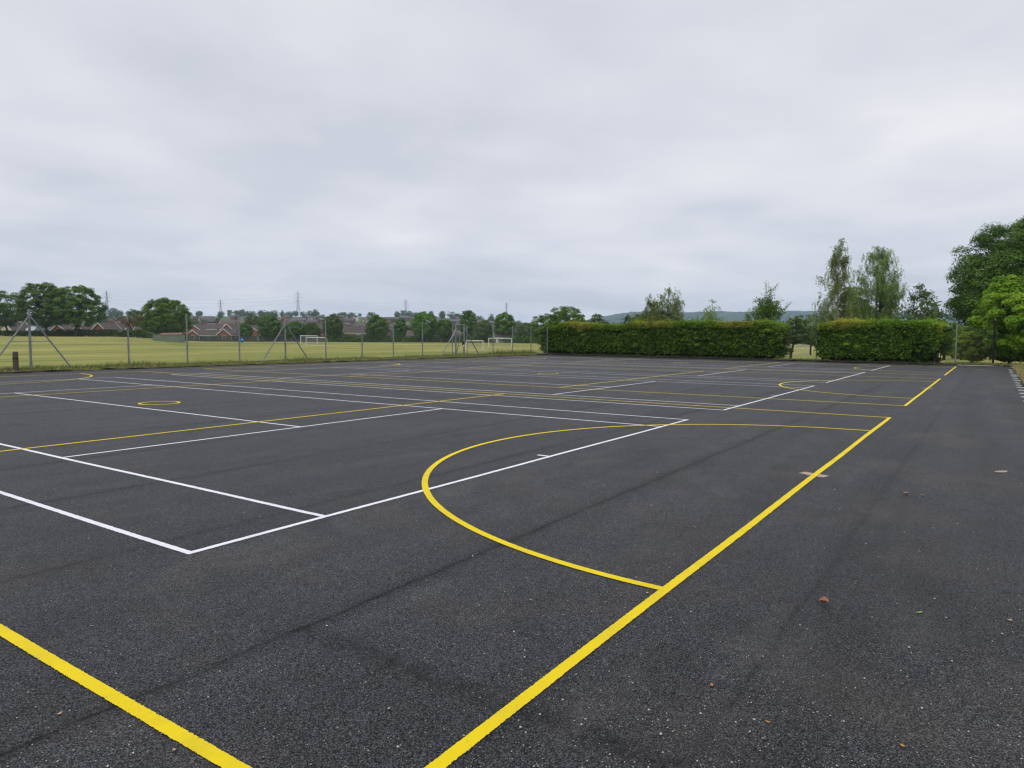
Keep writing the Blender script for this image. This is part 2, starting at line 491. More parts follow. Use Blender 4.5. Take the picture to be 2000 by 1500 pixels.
for k, (xa, xb, xc, yc) in enumerate([(-1.445, 13.95, 6.36, 12.03), (17.14, 31.4, 24.3, 11.6), (34.83, 46.72, 40.9, 11.6)]):
    s = (xb - xa) / 15.25; bm = MB(); h = WY / 2
    for x in (xa, xb): ribbon(bm, (x, Y0 - h), (x, Y1 + h), WY, ZC)
    for y in (Y0, Y1): ribbon(bm, (xa - h, y), (xb + h, y), WY, ZD)
    for y in (6.76, 17.0): ribbon(bm, (xa, y), (xb, y), WY, ZD)
    n = 500 if k == 0 else 120
    arc(bm, xc, Y0, 4.9 * s, 4.9 * (1 if k == 0 else .95), 0, math.pi, WY, ZE, n)
    arc(bm, xc, Y1, 4.9 * s, 4.9, math.pi, 2 * math.pi, WY, ZE, 120)
    arc(bm, xc, yc, .45, .45, 0, 2 * math.pi, WY, ZE, 60)
    o = bm.build('court_markings', M['yellow']); tag(o, kind='structure')
bm = MB()
x = 20.7
for py in (722.7, 724.7, 726.7, 728.7, 731.3, 734.3, 736.7, 740.3, 743.7, 748.7, 753, 757.3, 762.7, 769, 776, 784):
    x = floor_at(1985, py)[0]; ribbon(bm, (x + .3, -5.93), (x + .22, -6.20), .22, ZA)
tag(bm.build('road_markings', M['white']), kind='structure')

# ------------------------------------------------------------------ foliage
def leaf_cards(C, N, size, aspect=.55, fold=.10, T=None):
    n = len(C); N = N / np.maximum(1e-6, np.linalg.norm(N, axis=1, keepdims=True))
    if T is None: T = RNG.normal(0, 1, (n, 3))
    T = np.cross(N, T); T /= np.maximum(1e-6, np.linalg.norm(T, axis=1, keepdims=True)); B = np.cross(N, T)
    s = size[:, None] if isinstance(size, np.ndarray) else size
    V = np.stack([C - T * s * .5, C + B * s * aspect * .5 + N * s * fold, C + T * s * .5, C - B * s * aspect * .5 + N * s * fold], 1).reshape(-1, 3)
    return V, np.arange(4 * n).reshape(-1, 4)


def clump_leaves(cc, rc, n, flat=.65, upb=.6, out=None):
    """leaf positions and normals on the outside of many small clumps"""
    k = len(cc); idx = RNG.integers(0, k, n)
    d = RNG.normal(0, 1, (n, 3)); d /= np.linalg.norm(d, axis=1, keepdims=True)
    flip = (d[:, 2] < 0) & (RNG.random(n) < upb); d[flip, 2] *= -1
    r = rc[idx] * RNG.uniform(.55, 1.08, n)
    P = cc[idx] + d * r[:, None] * np.array([1, 1, flat])
    N = d + np.array([0, 0, .45]) + RNG.normal(0, .45, (n, 3))
    if out is not None: N += out[idx] * .5
    return P, N, idx


def crown_clumps(c, R_, Hh, n, low=.8, lobes=.16, seed=0, fr=(.86, 1.0), p=2.3, dens=1.0):
    """clump centres: an even, jittered shell over a full dome plus a filling inside it"""
    g = np.random.default_rng(seed); m = int(n * .72); k = np.arange(m) + .5
    cz = 1 - 2 * k / m; az = k * 2.399963 + g.normal(0, .25, m)
    cz = np.clip(cz + g.normal(0, .05, m), -1, 1)
    cz = np.concatenate([cz, g.uniform(-1, 1, n - m)]); az = np.concatenate([az, g.uniform(0, 6.28, n - m)])
    sr = np.sqrt(1 - cz * cz)
    q = (np.abs(sr) ** p + np.abs(cz) ** p) ** (-1 / p); sr, zz_ = sr * q, cz * q
    ph = g.uniform(0, 6.28, 4)
    mm = 1 + lobes * (np.sin(2 * az + ph[0] + 2 * cz) * .45 + np.sin(3 * az + ph[1] - 2 * cz) * .45 + np.sin(5 * az + ph[2] + 5 * cz) * .5 - .25)
    f = g.uniform(fr[0], fr[1], n); f[m:] = g.uniform(.25, .85, n - m)
    z = np.where(zz_ < 0, zz_ * low, zz_)
    P = np.stack([np.cos(az) * sr * R_ * f * mm, np.sin(az) * sr * R_ * f * mm, z * Hh * f * (1 + (mm - 1) * .8)], 1)
    d = np.stack([np.cos(az) * sr, np.sin(az) * sr, zz_], 1)
    if dens < 1:
        keep = g.random(n) < np.where(d[:, 2] > .5, 1.0, dens); P, d = P[keep], d[keep]
    return np.array(c) + P, d


def branch(bm, a, e, r0, r1, sag=.12, n=4, sides=6):
    a = Vector(a); e = Vector(e); L = (e - a).length; pts = []; rad = []
    for i in range(n + 1):
        s = i / n
        p = a.lerp(e, s) + Vector((random.gauss(0, .03), random.gauss(0, .03), 0)) * L * (0 if i in (0, n) else 1)
        p.z += math.sin(s * math.pi) * sag * L
        pts.append(p); rad.append(r0 + (r1 - r0) * s)
    bm.tube(pts, rad, sides, cap=False)


SEED = [100]


def broadleaf(label, px, depth, top, hw, bot=None, leaves=6000, mat='leaf', clumps=190, size=None, low=.45, name='broadleaf_tree', cat='tree', group=None,
              lobes=.16, flat=.75, trunk=True, tr=None, tcol='bark', crs=(.13, .21), tint0=0.0, trunk_px=None, fr=(.86, 1.0), dens=1.0, p=2.3):
    SEED[0] += 1; g = np.random.default_rng(SEED[0])
    x, y = spot(px, depth); z0 = float(terrain(x, y)); zt = zrow(px, top, depth)
    H = zt - z0; R_ = hw * depth / FPX
    zb = zrow(px, bot, depth) - z0 if bot else .08 * H
    zb = max(zb, .15)
    o = thing(name, label, cat, (x, y, z0 - .03), 0, group)
    cz = zb + (H - zb) * (low / (1 + low)); hh = H - cz
    lo = (cz - zb) / hh
    rc0 = min(R_, hh)
    rm = rc0 * (crs[0] + crs[1]) / 2
    cc, dd = crown_clumps((0, 0, cz), R_ - rm * .85, hh - rm * flat * .85, clumps, lo, lobes, SEED[0], fr, p, dens); clumps = len(cc)
    rc = rc0 * g.uniform(*crs, clumps)
    cc[:, 2] = np.maximum(cc[:, 2], zb + rc * flat * .3)
    px_m = depth / 682.0
    size = size or max(.10, px_m * 1.25)
    P, N, idx = clump_leaves(cc, rc, leaves, flat, .62, dd)
    tint = np.clip(g.normal(.45, .16, clumps)[idx] + RNG.normal(0, .18, leaves) + tint0, 0, 1)
    V, Fq = leaf_cards(P, N, size * RNG.uniform(.6, 1.35, leaves))
    link('crown', np_mesh('crown', V, Fq, 4, tint), M[mat], o)
    if trunk:
        bm = MB(); tr = tr or max(.10, H * .022)
        tx = ((trunk_px - px) * depth / FPX) if trunk_px else 0
        off = Vector((HR[0] * tx, HR[1] * tx, 0))
        fork = Vector((off.x * .6, off.y * .6, max(zb * 1.05, H * .22)))
        bm.tube([off + Vector((0, 0, -.3)), off + Vector((.02, .03, .25)), off.lerp(fork, .6) + Vector((.03, 0, fork.z * .1)), fork], [tr * 1.5, tr * 1.1, tr * .9, tr * .8], 9)
        order = g.permutation(clumps)[:16]
        for q in order: branch(bm, fork - Vector((0, 0, .15)), Vector(cc[q]) * .92 + Vector((0, 0, cz * .06)), tr * .42, tr * .06, .06)
        bm.build('trunk', M[tcol], o, True)
    return o


def birch(label, px, depth, rows, leaves=20000, stems=1, tips=70, name='birch_tree', cat='tree', size=.11, mat='leaf_birch', bare=False, group=None, droop=1.0, clear=.12):
    """rows: (photo row, half width in photo pixels) from the tip down; fine twigs hang from many branch tips spread through that outline"""
    SEED[0] += 1; g = np.random.default_rng(SEED[0])
    x, y = spot(px, depth); z0 = float(terrain(x, y)); H = zrow(px, rows[0][0], depth) - z0
    zs = np.array([zrow(px, r, depth) - z0 for r, _ in rows])[::-1]; rs = np.array([h * depth / FPX for _, h in rows])[::-1]
    o = thing(name, label, cat, (x, y, z0 - .03), 0, group); bm = MB(); lb = MB()
    tops = []
    for q in range(stems):
        a = g.uniform(0, 6.28); Hs = H if q == 0 else H * g.uniform(.72, .93); sp = 0 if q == 0 else .3 * rs.max()
        bx = Vector((math.cos(a), math.sin(a), 0)) * (.1 * q); tp = Vector((math.cos(a) * sp, math.sin(a) * sp, Hs * .96))
        bm.tube([bx + Vector((0, 0, -.3)), bx.lerp(tp, .3), bx.lerp(tp, .65) + Vector((.06, .04, 0)), tp], [H * .0095, H * .0075, H * .004, .008], 7)
        tops.append((bx, tp))
    T = []
    w = np.interp(np.linspace(clear * H, H * .99, 60), zs, rs) + .12; w /= w.sum()
    for k in range(tips):
        z = float(g.choice(np.linspace(clear * H, H * .99, 60), p=w)) + g.uniform(-.1, .1); r = float(np.interp(z, zs, rs)); az = g.uniform(0, 6.28)
        rr_ = r * g.uniform(.25, 1.0) ** .6; c = Vector((math.cos(az) * rr_, math.sin(az) * rr_, min(z, H)))
        bx, tp = tops[k % stems]; f = max(.08, min(.95, (c.z - rr_ * g.uniform(.5, 1.1)) / tp.z)); st = bx.lerp(tp, f)
        branch(lb, st, c, H * .0017, .005, .06, 3, 4)
        m = int(g.uniform(7, 14))
        for q in range(m):
            s2 = g.uniform(.55, 1.0); p = st.lerp(c, s2)
            T.append((p.x + g.normal(0, .16), p.y + g.normal(0, .16), p.z + g.normal(.04, .12), g.uniform(.3, 1.15) * droop * min(1, .35 + .3 * (H - p.z)), k, g.normal(0, .14), g.normal(0, .14)))
    T = np.array(T); L_ = T[:, 3] + .15; idx = RNG.choice(len(T), leaves, p=L_ / L_.sum()); u = RNG.random(leaves)
    P = T[idx, :3] + np.stack([T[idx, 5] * u + RNG.normal(0, .055, leaves), T[idx, 6] * u + RNG.normal(0, .055, leaves), -u * T[idx, 3] + RNG.normal(0, .04, leaves)], 1)
    P[:, 2] = np.maximum(P[:, 2], .3)
    N = RNG.normal(0, 1, (leaves, 3)) + np.array([0, 0, .6])
    kt = g.normal(0, .16, tips)
    tint = np.clip(RNG.normal(.46, .17, leaves) + kt[T[idx, 4].astype(int)], 0, 1)
    down = np.tile(np.array([[0, 0, -1.0]]), (leaves, 1)) + RNG.normal(0, .5, (leaves, 3))
    V, Fq = leaf_cards(P, N, size * RNG.uniform(.6, 1.4, leaves), .55, .08, np.cross(N, down))
    link('crown', np_mesh('crown', V, Fq, 4, tint), M[mat], o)
    tk = bm.build('trunk', M['birch_bark' if bare else 'bark'], o, True); lb.build('limbs', M['bark'], tk, True)
    return o


def shrub(label, px, depth, top, hw, shoots=26, leaves=5000, mat='leaf', name='shrub', cat='shrub', spread=.9, size=.14, up=1.0, group=None, base_z=None):
    """many rising shoots from one root, leaves close along each shoot"""
    SEED[0] += 1; g = np.random.default_rng(SEED[0])
    x, y = spot(px, depth); z0 = float(terrain(x, y)); H = zrow(px, top, depth) - z0; R_ = hw * depth / FPX
    o = thing(name, label, cat, (x, y, z0 - .03), 0, group); bm = MB(); segs = []
    for i in range(shoots):
        az = g.uniform(0, 6.28); r = R_ * spread * g.uniform(.1, 1.05); hz = H * (1 - .5 * (r / R_) ** 1.6 * up) * g.uniform(.78, 1.0)
        if i == 0: r = R_ * .1; hz = H
        st = Vector((math.cos(az) * r * .08, math.sin(az) * r * .08, .0)); en = Vector((math.cos(az) * r, math.sin(az) * r, hz))
        mid = st.lerp(en, .5) + Vector((0, 0, H * .06)) + Vector((math.cos(az), math.sin(az), 0)) * (-.08 * R_)
        bm.tube([st - Vector((0, 0, .2)), mid, en], [H * .006, H * .0035, .007], 5, cap=False)
        segs.append((st, mid, en))
        for q in range(5):
            s = g.uniform(.35, .9); p = mid.lerp(en, s); a2 = g.uniform(0, 6.28); L = H * g.uniform(.06, .16)
            e2 = p + Vector((math.cos(a2) * L * .8, math.sin(a2) * L * .8, L * .9)); bm.tube([p, e2], [.012, .006], 4, cap=False); segs.append((p, p.lerp(e2, .5), e2))
    A = np.array([[list(a), list(b_), list(c)] for a, b_, c in segs]); lens = np.linalg.norm(A[:, 2] - A[:, 0], axis=1)
    idx = RNG.choice(len(A), leaves, p=lens / lens.sum()); u = RNG.random(leaves) ** .8
    u = np.where(u < .18, u + .3, u)[:, None]
    P = np.where(u < .5, A[idx, 0] + (A[idx, 1] - A[idx, 0]) * u * 2, A[idx, 1] + (A[idx, 2] - A[idx, 1]) * (u * 2 - 1))
    P = P + RNG.normal(0, size * .9, (leaves, 3))
    N = RNG.normal(0, .7, (leaves, 3)) + np.array([0, 0, .8])
    tint = np.clip(RNG.normal(.5, .2, leaves) + g.normal(0, .12, len(A))[idx], 0, 1)
    V, Fq = leaf_cards(P, N, size * RNG.uniform(.6, 1.4, leaves))
    link('foliage', np_mesh('foliage', V, Fq, 4, tint), M[mat], o)
    bm.build('stems', M['bark'], o, True)
    return o


# ---- the two clipped hedges along the far end (their length runs across the court)
def hedge(label, pa, pb, depth_w, hfun, seed, leaves, gap=None, taper_end=False):
    g = np.random.default_rng(seed)
    (xa, ya), (xb, yb) = pa, pb; L = math.hypot(xb - xa, yb - ya); dx, dy = (xb - xa) / L, (yb - ya) / L
    nx, ny = (dy, -dx) if (dy * (CAM[0] - xa) - dx * (CAM[1] - ya)) > 0 else (-dy, dx)   # towards the court
    o = thing('hedge', label, 'hedge', (xa, ya, .04))
    cc = []; nn = []; rc = []

    def put(s, w, z, n, r):
        cc.append((dx * s - nx * w, dy * s - ny * w, z)); nn.append(n); rc.append(r)
    ns = int(L / .26)
    for i in range(ns + 1):
        s = L * i / ns; h = hfun(s / L)
        for k in range(int(h / .22) + 1):
            z = .16 + (h - .33) * k / int(h / .22)
            sj, zj = s + g.normal(0, .13), z + g.normal(0, .10)
            tp = 0
            if taper_end: tp = max(0, (sj - (L - 1.4)) / 1.4) * max(0, 1.3 - zj) / 1.3 * 1.2
            if gap and abs(sj - gap[0]) < .36 and abs(zj - gap[1]) < .34: continue
            bul = .18 * math.sin(sj * 1.1 + seed) + .14 * math.sin(zj * 2.3 + sj * .7) + .10 * math.sin(sj * 3.7 + zj * 1.3)
            put(min(sj, L - tp), .18 - bul * .6 + g.normal(0, .10) + (.22 if zj < .7 else 0), zj, (nx, ny, .25), g.uniform(.13, .30))
        for w in np.arange(.2, depth_w, .32):
            put(s + g.normal(0, .12), w + g.normal(0, .1), hfun(s / L) - .17 + g.normal(0, .04), (0, 0, 1), g.uniform(.17, .28))
        if i % 2 == 0:
            for z in np.arange(.15, hfun(s / L) - .2, .4): put(s + g.normal(0, .1), depth_w + g.normal(0, .08), z, (-nx, -ny, .2), g.uniform(.28, .42))
    for s, sg in ((0, -1), (L, 1)):
        for w in np.arange(.2, depth_w, .36):
            for z in np.arange(.4, hfun(s / L) - .2, .30):
                if taper_end and s > 0 and z < .9: continue
                put(s + g.normal(0, .12), w, z, (dx * sg, dy * sg, .2), g.uniform(.26, .42))
    cc = np.array(cc); rc = np.array(rc); nn = np.array(nn, float)
    kp = (cc[:, 2] > .75) | (g.random(len(cc)) < .62); cc, rc, nn = cc[kp], rc[kp], nn[kp]
    P, N, idx = clump_leaves(cc, rc, leaves, .70, .60, nn * 1.6)
    # single sprigs between the clumps break up the clipped face
    n4 = leaves // 6; s4 = RNG.uniform(0, L, n4); h4 = np.array([hfun(q) for q in s4 / L]); z4 = .25 + (h4 - .2) * RNG.random(n4) ** .8
    P4 = np.stack([dx * s4 - nx * (RNG.normal(.02, .13, n4)), dy * s4 - ny * (RNG.normal(-.02, .10, n4)), z4], 1)
    if gap: P4[(np.abs(s4 - gap[0]) < .36) & (np.abs(z4 - gap[1]) < .34), 2] = 0
    if taper_end: P4[(s4 > L - 1.6) & (z4 < 1.3), 2] = 0
    P = np.vstack([P, P4]); N = np.vstack([N, RNG.normal(0, .6, (n4, 3)) + np.array([nx * .6, ny * .6, .5])])
    idx = np.concatenate([idx, ((s4 / L * 997).astype(int) * 31 + (z4 * 7).astype(int) * 17) % len(cc)])
    keep = P[:, 2] > .02; P, N, idx = P[keep], N[keep], idx[keep]; m = len(P)
    al = cc[:, 0] * dx + cc[:, 1] * dy
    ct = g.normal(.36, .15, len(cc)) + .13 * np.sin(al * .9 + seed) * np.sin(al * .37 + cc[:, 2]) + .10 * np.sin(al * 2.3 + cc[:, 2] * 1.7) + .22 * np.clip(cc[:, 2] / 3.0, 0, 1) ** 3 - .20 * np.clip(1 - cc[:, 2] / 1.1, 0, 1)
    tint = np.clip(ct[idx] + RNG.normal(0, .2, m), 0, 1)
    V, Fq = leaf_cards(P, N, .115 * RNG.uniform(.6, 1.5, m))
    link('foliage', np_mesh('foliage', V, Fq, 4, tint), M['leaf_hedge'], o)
    # this year's shoots standing up from the clipped top
    n2 = leaves // 5; s = RNG.random(n2) * (L + .3) - .15; w = np.where(RNG.random(n2) < .35, RNG.normal(-.12, .08, n2), RNG.uniform(-.12, depth_w + .1, n2))
    hh = np.array([hfun(q) for q in np.clip(s / L, 0, 1)])
    dens = .5 + .5 * np.sin(s * 1.7 + seed) * np.sin(s * .63 + 1)
    keep = RNG.random(n2) < np.clip(dens + .35, .15, 1); s, w, hh, dens = s[keep], w[keep], hh[keep], dens[keep]; n2 = len(s)
    up = np.abs(RNG.normal(.02, .13, n2)) * (.6 + .7 * dens)
    P = np.stack([dx * s - nx * w, dy * s - ny * w, hh - .12 + np.where(w < .05, up - RNG.uniform(0, .32, n2), up)], 1)
    N = RNG.normal(0, .8, (n2, 3)) + np.array([nx * .6, ny * .6, .5])
    warm = np.clip(.28 + .50 * np.sin(s * .85 + seed * 1.3) + RNG.normal(0, .16, n2), 0, 1)
    V, Fq = leaf_cards(P, N, .10 * RNG.uniform(.6, 1.5, n2))
    link('new_growth', np_mesh('new_growth', V, Fq, 4, warm), M['leaf_growth'], o)
    # bare stems and the twiggy inside
    bm = MB()
    for i in range(int(L / .45)):
        s = L * (i + .5) / int(L / .45) + g.normal(0, .1)
        for w in (.45, depth_w * .6):
            h = hfun(s / L) * .85; a = Vector((dx * s - nx * w, dy * s - ny * w, -.1))
            for q in range(3):
                e = a + Vector((g.normal(0, .3), g.normal(0, .3), h * g.uniform(.7, 1)))
                bm.tube([a, a.lerp(e, .5) + Vector((g.normal(0, .06), g.normal(0, .06), 0)), e], [.03, .02, .008], 5, cap=False)
    bm.build('stems', M['bark'], o)
    # dense shaded leaves in the middle
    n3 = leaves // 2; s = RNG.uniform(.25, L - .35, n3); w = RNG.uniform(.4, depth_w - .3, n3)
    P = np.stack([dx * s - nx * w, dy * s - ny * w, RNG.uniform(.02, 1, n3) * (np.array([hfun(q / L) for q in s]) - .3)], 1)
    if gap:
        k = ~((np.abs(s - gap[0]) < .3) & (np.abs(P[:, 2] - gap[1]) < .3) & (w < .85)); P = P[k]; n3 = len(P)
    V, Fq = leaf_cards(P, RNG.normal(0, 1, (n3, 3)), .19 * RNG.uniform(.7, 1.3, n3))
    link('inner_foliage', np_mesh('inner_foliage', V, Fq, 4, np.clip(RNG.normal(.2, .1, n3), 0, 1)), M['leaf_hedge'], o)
    return o


def far_line(px, off):                                          # point of the far edge line, off metres beyond the asphalt, in a column
    d = FW + (px - 1000) / FPX * RT - (hor(px) - 750) / FPX * UP
    # x = 48.9 + .118 (y + 6.2) + off
    t = (48.9 + .118 * (CAM[1] + 6.2) + off - CAM[0]) / (d[0] - .118 * d[1])
    return CAM[0] + t * d[0], CAM[1] + t * d[1]


def left_line(px, off):
    d = FW + (px - 1000) / FPX * RT - (hor(px) - 750) / FPX * UP
    t = (30.75 - .044 * CAM[0] + off - CAM[1]) / (d[1] + .044 * d[0])
    return CAM[0] + t * d[0], CAM[1] + t * d[1]


def depth_of(p): return (p[0] - CAM[0]) * FW[0] + (p[1] - CAM[1]) * FW[1]


ha, hb = far_line(1056, .42), far_line(1521, .42)
Lh = math.hypot(ha[0] - hb[0], ha[1] - hb[1])
d1205 = far_line(1205, .42); s1205 = math.hypot(ha[0] - d1205[0], ha[1] - d1205[1])
hf1 = lambda u: np.interp(u, [0, .03, .08, .12, .18, .2, .28, .32, .38, .45, .6, .8, .95, 1], [2.75, 2.9, 3.0, 3.2, 3.2, 2.98, 3.1, 2.95, 2.92, 3.12, 3.18, 3.12, 3.1, 2.9]) - .34 + .04 * math.sin(u * 60)
hf2 = lambda u: np.interp(u, [0, .05, .4, .7, .9, 1], [2.95, 3.0, 3.08, 3.1, 3.0, 2.75]) - .34 + .04 * math.sin(u * 50)
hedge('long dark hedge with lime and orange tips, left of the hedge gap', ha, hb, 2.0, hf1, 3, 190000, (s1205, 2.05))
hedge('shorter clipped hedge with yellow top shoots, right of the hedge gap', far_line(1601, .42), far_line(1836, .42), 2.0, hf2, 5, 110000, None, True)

# ---- trees on the left, at the far side of the field
broadleaf('dark broad tree cut by the left edge of the photo', 6, 236, 567, 42, 640, 16000, trunk_px=16, low=.7, mat='leaf_dark', clumps=190, flat=.6, dens=.8)
broadleaf('tall wide dark tree with sky gaps, its trunk just right of the braced fence post', 88, 231, 549, 50, 642, 38000, clumps=400, low=.75, mat='leaf_dark', crs=(.085, .15), flat=.7, lobes=.06, tint0=.06, dens=.78, p=2.1, trunk_px=91)
broadleaf('wide spreading dark tree, right one of the two joined crowns at left', 152, 233, 556, 55, 642, 38000, clumps=400, low=.75, mat='leaf_dark', crs=(.085, .15), flat=.7, lobes=.06, trunk_px=148, tint0=.02, dens=.78, p=2.1)
broadleaf('big rounded bright green tree above the green shed', 325, 215, 580, 51, 653, 46000, clumps=480, low=.55, mat='leaf', crs=(.09, .145), flat=.8, lobes=.05, tint0=.0)
broadleaf('small pale green tree close to the left of the big rounded tree', 263, 275, 602, 19, 655, 7000, mat='leaf_grey')
# ---- trees along the middle of the far boundary
G = 'trees along the far field boundary'
for lab, px, d, top, hw, bot, nl, mt in [
    ('loose light green tree between the brick houses and the dense round tree', 493, 340, 614, 17, 655, 3500, 'leaf_grey'),
    ('low bushy tree in front of the brick houses, right of the blue bag', 480, 318, 631, 15, 661, 3000, 'leaf_dark'),
    ('dense round dark tree just left of the second braced post', 527, 306, 613, 25, 662, 6500, 'leaf_dark'),
    ('low wide tree behind the second braced post', 574, 306, 627, 25, 662, 5000, 'leaf'),
    ('small dark tree behind the left pair of white goals', 609, 308, 629, 19, 662, 4000, 'leaf_dark'),
    ('domed dark tree behind the post right of the white goals', 650, 303, 613, 22, 664, 6500, 'leaf_dark'),
    ('neat ball shaped dark tree right of the dark roofed bungalow', 737, 303, 614, 24, 664, 6500, 'leaf_dark'),
    ('narrow dark tree between two rounded ones', 782, 300, 621, 14, 664, 4000, 'leaf_dark'),
    ('broad mid green tree with arched crown left of the gate', 829, 292, 608, 29, 664, 8000, 'leaf'),
    ('lower mid green tree joining the arched one beside the gate', 868, 288, 621, 20, 664, 5000, 'leaf'),
    ('tallest dark tree on the boundary, above the gate frame', 915, 284, 603, 19, 662, 6500, 'leaf_dark'),
    ('pale loose tree between the gate and the far goal', 945, 270, 624, 20, 664, 5000, 'leaf_grey'),
    ('broad green tree behind the farthest goal with a pointed top', 985, 262, 608, 24, 662, 6500, 'leaf'),
    ('low olive tree between the last two fence posts before the hedge', 1027, 255, 630, 24, 668, 5000, 'leaf_grey'),
]:
    broadleaf(lab, px, d, top, hw, bot, nl * 2, mat=mt, clumps=150, group=G, low=.75, crs=(.15, .25), flat=.7, lobes=.12)
# ---- behind the hedges
broadleaf('dark green tree rising over the left end of the long hedge', 1068, 118, 611, 40, 660, 18000, mat='leaf_dark')
broadleaf('tall lumpy green tree with small gaps behind the long hedge', 1106, 136, 597, 46, 655, 22000, mat='leaf', lobes=.18, dens=.9)
broadleaf('small spire topped tree peeping over the long hedge', 1225, 240, 614, 9, 650, 3000, clumps=80, mat='leaf_far', lobes=.1)
broadleaf('dark round tree far behind the middle of the long hedge', 1248, 280, 615, 17, 650, 5000, clumps=110, mat='leaf_far')
broadleaf('bright green bush showing under the pale birches', 1292, 78, 606, 50, 655, 18000, mat='leaf_grey', name='bush', cat='bush', size=.14)
birch('shorter pale birch with wispy top, left one of the pair behind the long hedge', 1272, 76, [(570, 4), (585, 14), (600, 26), (620, 36), (660, 36)], 18000, 2, 75, clear=.25)
birch('pale birch with wispy top, right and taller one of the pair behind the long hedge', 1304, 78, [(555, 5), (572, 24), (590, 30), (610, 36), (628, 42), (660, 40)], 26000, 2, 100, clear=.25)
birch('thin sparse sapling seen through to the blue hill, behind the long hedge', 1390, 70, [(580, 10), (598, 24), (620, 36), (660, 36)], 5200, 3, 44, 'sapling', droop=.4, clear=.3)
shrub('spiky green tree with upright shoots behind the right part of the long hedge', 1500, 64, 562, 50, 34, 9500, 'leaf', 'young_tree', 'tree', 1.0, .14)
broadleaf('small tree on a thin dark trunk in the gap between the hedges', 1556, 55.5, 616, 27, 671, 12000, mat='leaf_grey', tr=.085, size=.12, trunk_px=1546)
broadleaf('dark low tree behind the goal in the hedge gap', 1584, 100, 612, 30, 676, 7000, mat='leaf_dark')
birch('slim tall birch with a narrow leaning top and orange brown trunk', 1634, 72, [(464, 5), (482, 14), (505, 19), (522, 28), (532, 42), (560, 38), (590, 48), (625, 54), (665, 48)], 36000, 1, 160, bare=True, clear=.2)
birch('full crowned tall birch, right one of the tall pair', 1709, 76, [(474, 6), (486, 20), (505, 38), (530, 50), (550, 54), (580, 46), (610, 44), (665, 42)], 52000, 4, 210, clear=.2)
broadleaf('rounded green bush at the foot of the two tall birches', 1664, 78, 552, 40, 668, 30000, mat='leaf_birch', name='bush', cat='bush', size=.14)
broadleaf('low green bush below the full crowned birch', 1728, 80, 588, 34, 664, 16000, mat='leaf_birch', name='bush', cat='bush', size=.14)
birch('open branched sparse tree against the sky, left of the huge dark tree', 1797, 70, [(547, 4), (560, 9), (577, 30), (595, 46), (615, 54), (660, 50)], 9500, 3, 120, 'open_tree', size=.15, mat='leaf_grey', droop=.25, clear=.3)
broadleaf('green bush over the right end of the shorter hedge', 1846, 57, 624, 34, 690, 14000, mat='leaf_lime', name='bush', cat='bush', tint0=-.12, size=.13)
broadleaf('low bush over the middle of the shorter hedge', 1800, 60, 626, 40, 690, 7000, mat='leaf', name='bush', cat='bush', size=.13)
broadleaf('huge dark green tree at the right edge of the photo', 2048, 74, 412, 178, 676, 300000, clumps=1000, mat='leaf_dark', low=.55, lobes=.09, crs=(.07, .165), fr=(.82, 1.0), size=.22, flat=.75, tint0=.0)
broadleaf('bright lime green tree with leaves down to the ground at the right edge', 2014, 45.5, 528, 98, 708, 95000, clumps=360, mat='leaf_lime', low=1.0, lobes=.10, crs=(.10, .17), size=.155, flat=.75)
broadleaf('rounded green bush between two posts right of the shorter hedge', 1902, 50.2, 638, 38, 713, 26000, mat='leaf_lime', name='bush', cat='bush', tint0=.12, size=.13)
broadleaf('dark undergrowth bush below the lime green tree', 1975, 48.2, 650, 46, 715, 22000, mat='leaf', name='bush', cat='bush', size=.13)
broadleaf('dark bush in shade behind the right hand fence post', 1880, 62, 638, 46, 702, 18000, mat='leaf', name='bush', cat='bush', size=.15)

# ------------------------------------------------------------------ low hedges and fences along the far boundary
def low_hedge(label, pxa, da, pxb, db, rows, mat, leaves, name='boundary_hedge', wdt=1.6):
    xa, ya = spot(pxa, da); xb, yb = spot(pxb, db); L = math.hypot(xb - xa, yb - ya); dx, dy = (xb - xa) / L, (yb - ya) / L
    o = thing(name, label, 'hedge', (xa, ya, 0))
    k = max(10, int(L / 1.0)); cc = []; rc = []
    for i in range(k + 1):
        s = L * i / k; x, y = xa + dx * s, ya + dy * s; z0 = float(terrain(x, y)); u = i / k
        zt = zrow(pxa + (pxb - pxa) * u, rows[0] + (rows[1] - rows[0]) * u, da + (db - da) * u) - .15 + random.gauss(0, .1)
        for z in np.arange(z0 + .35, max(zt, z0 + .6), .55):
            for w in (-.5, .5): cc.append((dx * s - dy * w * wdt + random.gauss(0, .15), dy * s + dx * w * wdt + random.gauss(0, .15), z)); rc.append(random.uniform(.55, .8))
    cc = np.array(cc); rc = np.array(rc)
    P, N, idx = clump_leaves(cc, rc, leaves, .8)
    tint = np.clip(RNG.normal(.4, .15, len(cc))[idx] + RNG.normal(0, .15, leaves), 0, 1)
    V, Fq = leaf_cards(P, N, .40 * RNG.uniform(.7, 1.3, leaves))
    link('foliage', np_mesh('foliage', V, Fq, 4, tint), M[mat], o)
    return o


low_hedge('long low dark hedge at left under the two joined crowns', -60, 236, 152, 236, (645, 645.5), 'leaf_dark', 13000)
low_hedge('low green hedge between the joined crowns and the leafless post top', 154, 236, 282, 245, (644, 645), 'leaf_hedge', 8000)
low_hedge('low hedge right of the white goals, below the bungalow', 642, 301, 722, 303, (653, 654), 'leaf_hedge', 7000)
low_hedge('dark low hedge stretching from the ball shaped tree to the gate', 724, 302, 898, 286, (655, 656), 'leaf_dark', 12000)
low_hedge('dark low hedge behind the two right hand goals', 900, 286, 1062, 240, (655, 657), 'leaf_dark', 12000)
low_hedge('small hedge behind the green shed', 284, 246, 365, 262, (650, 653), 'leaf_dark', 4500)


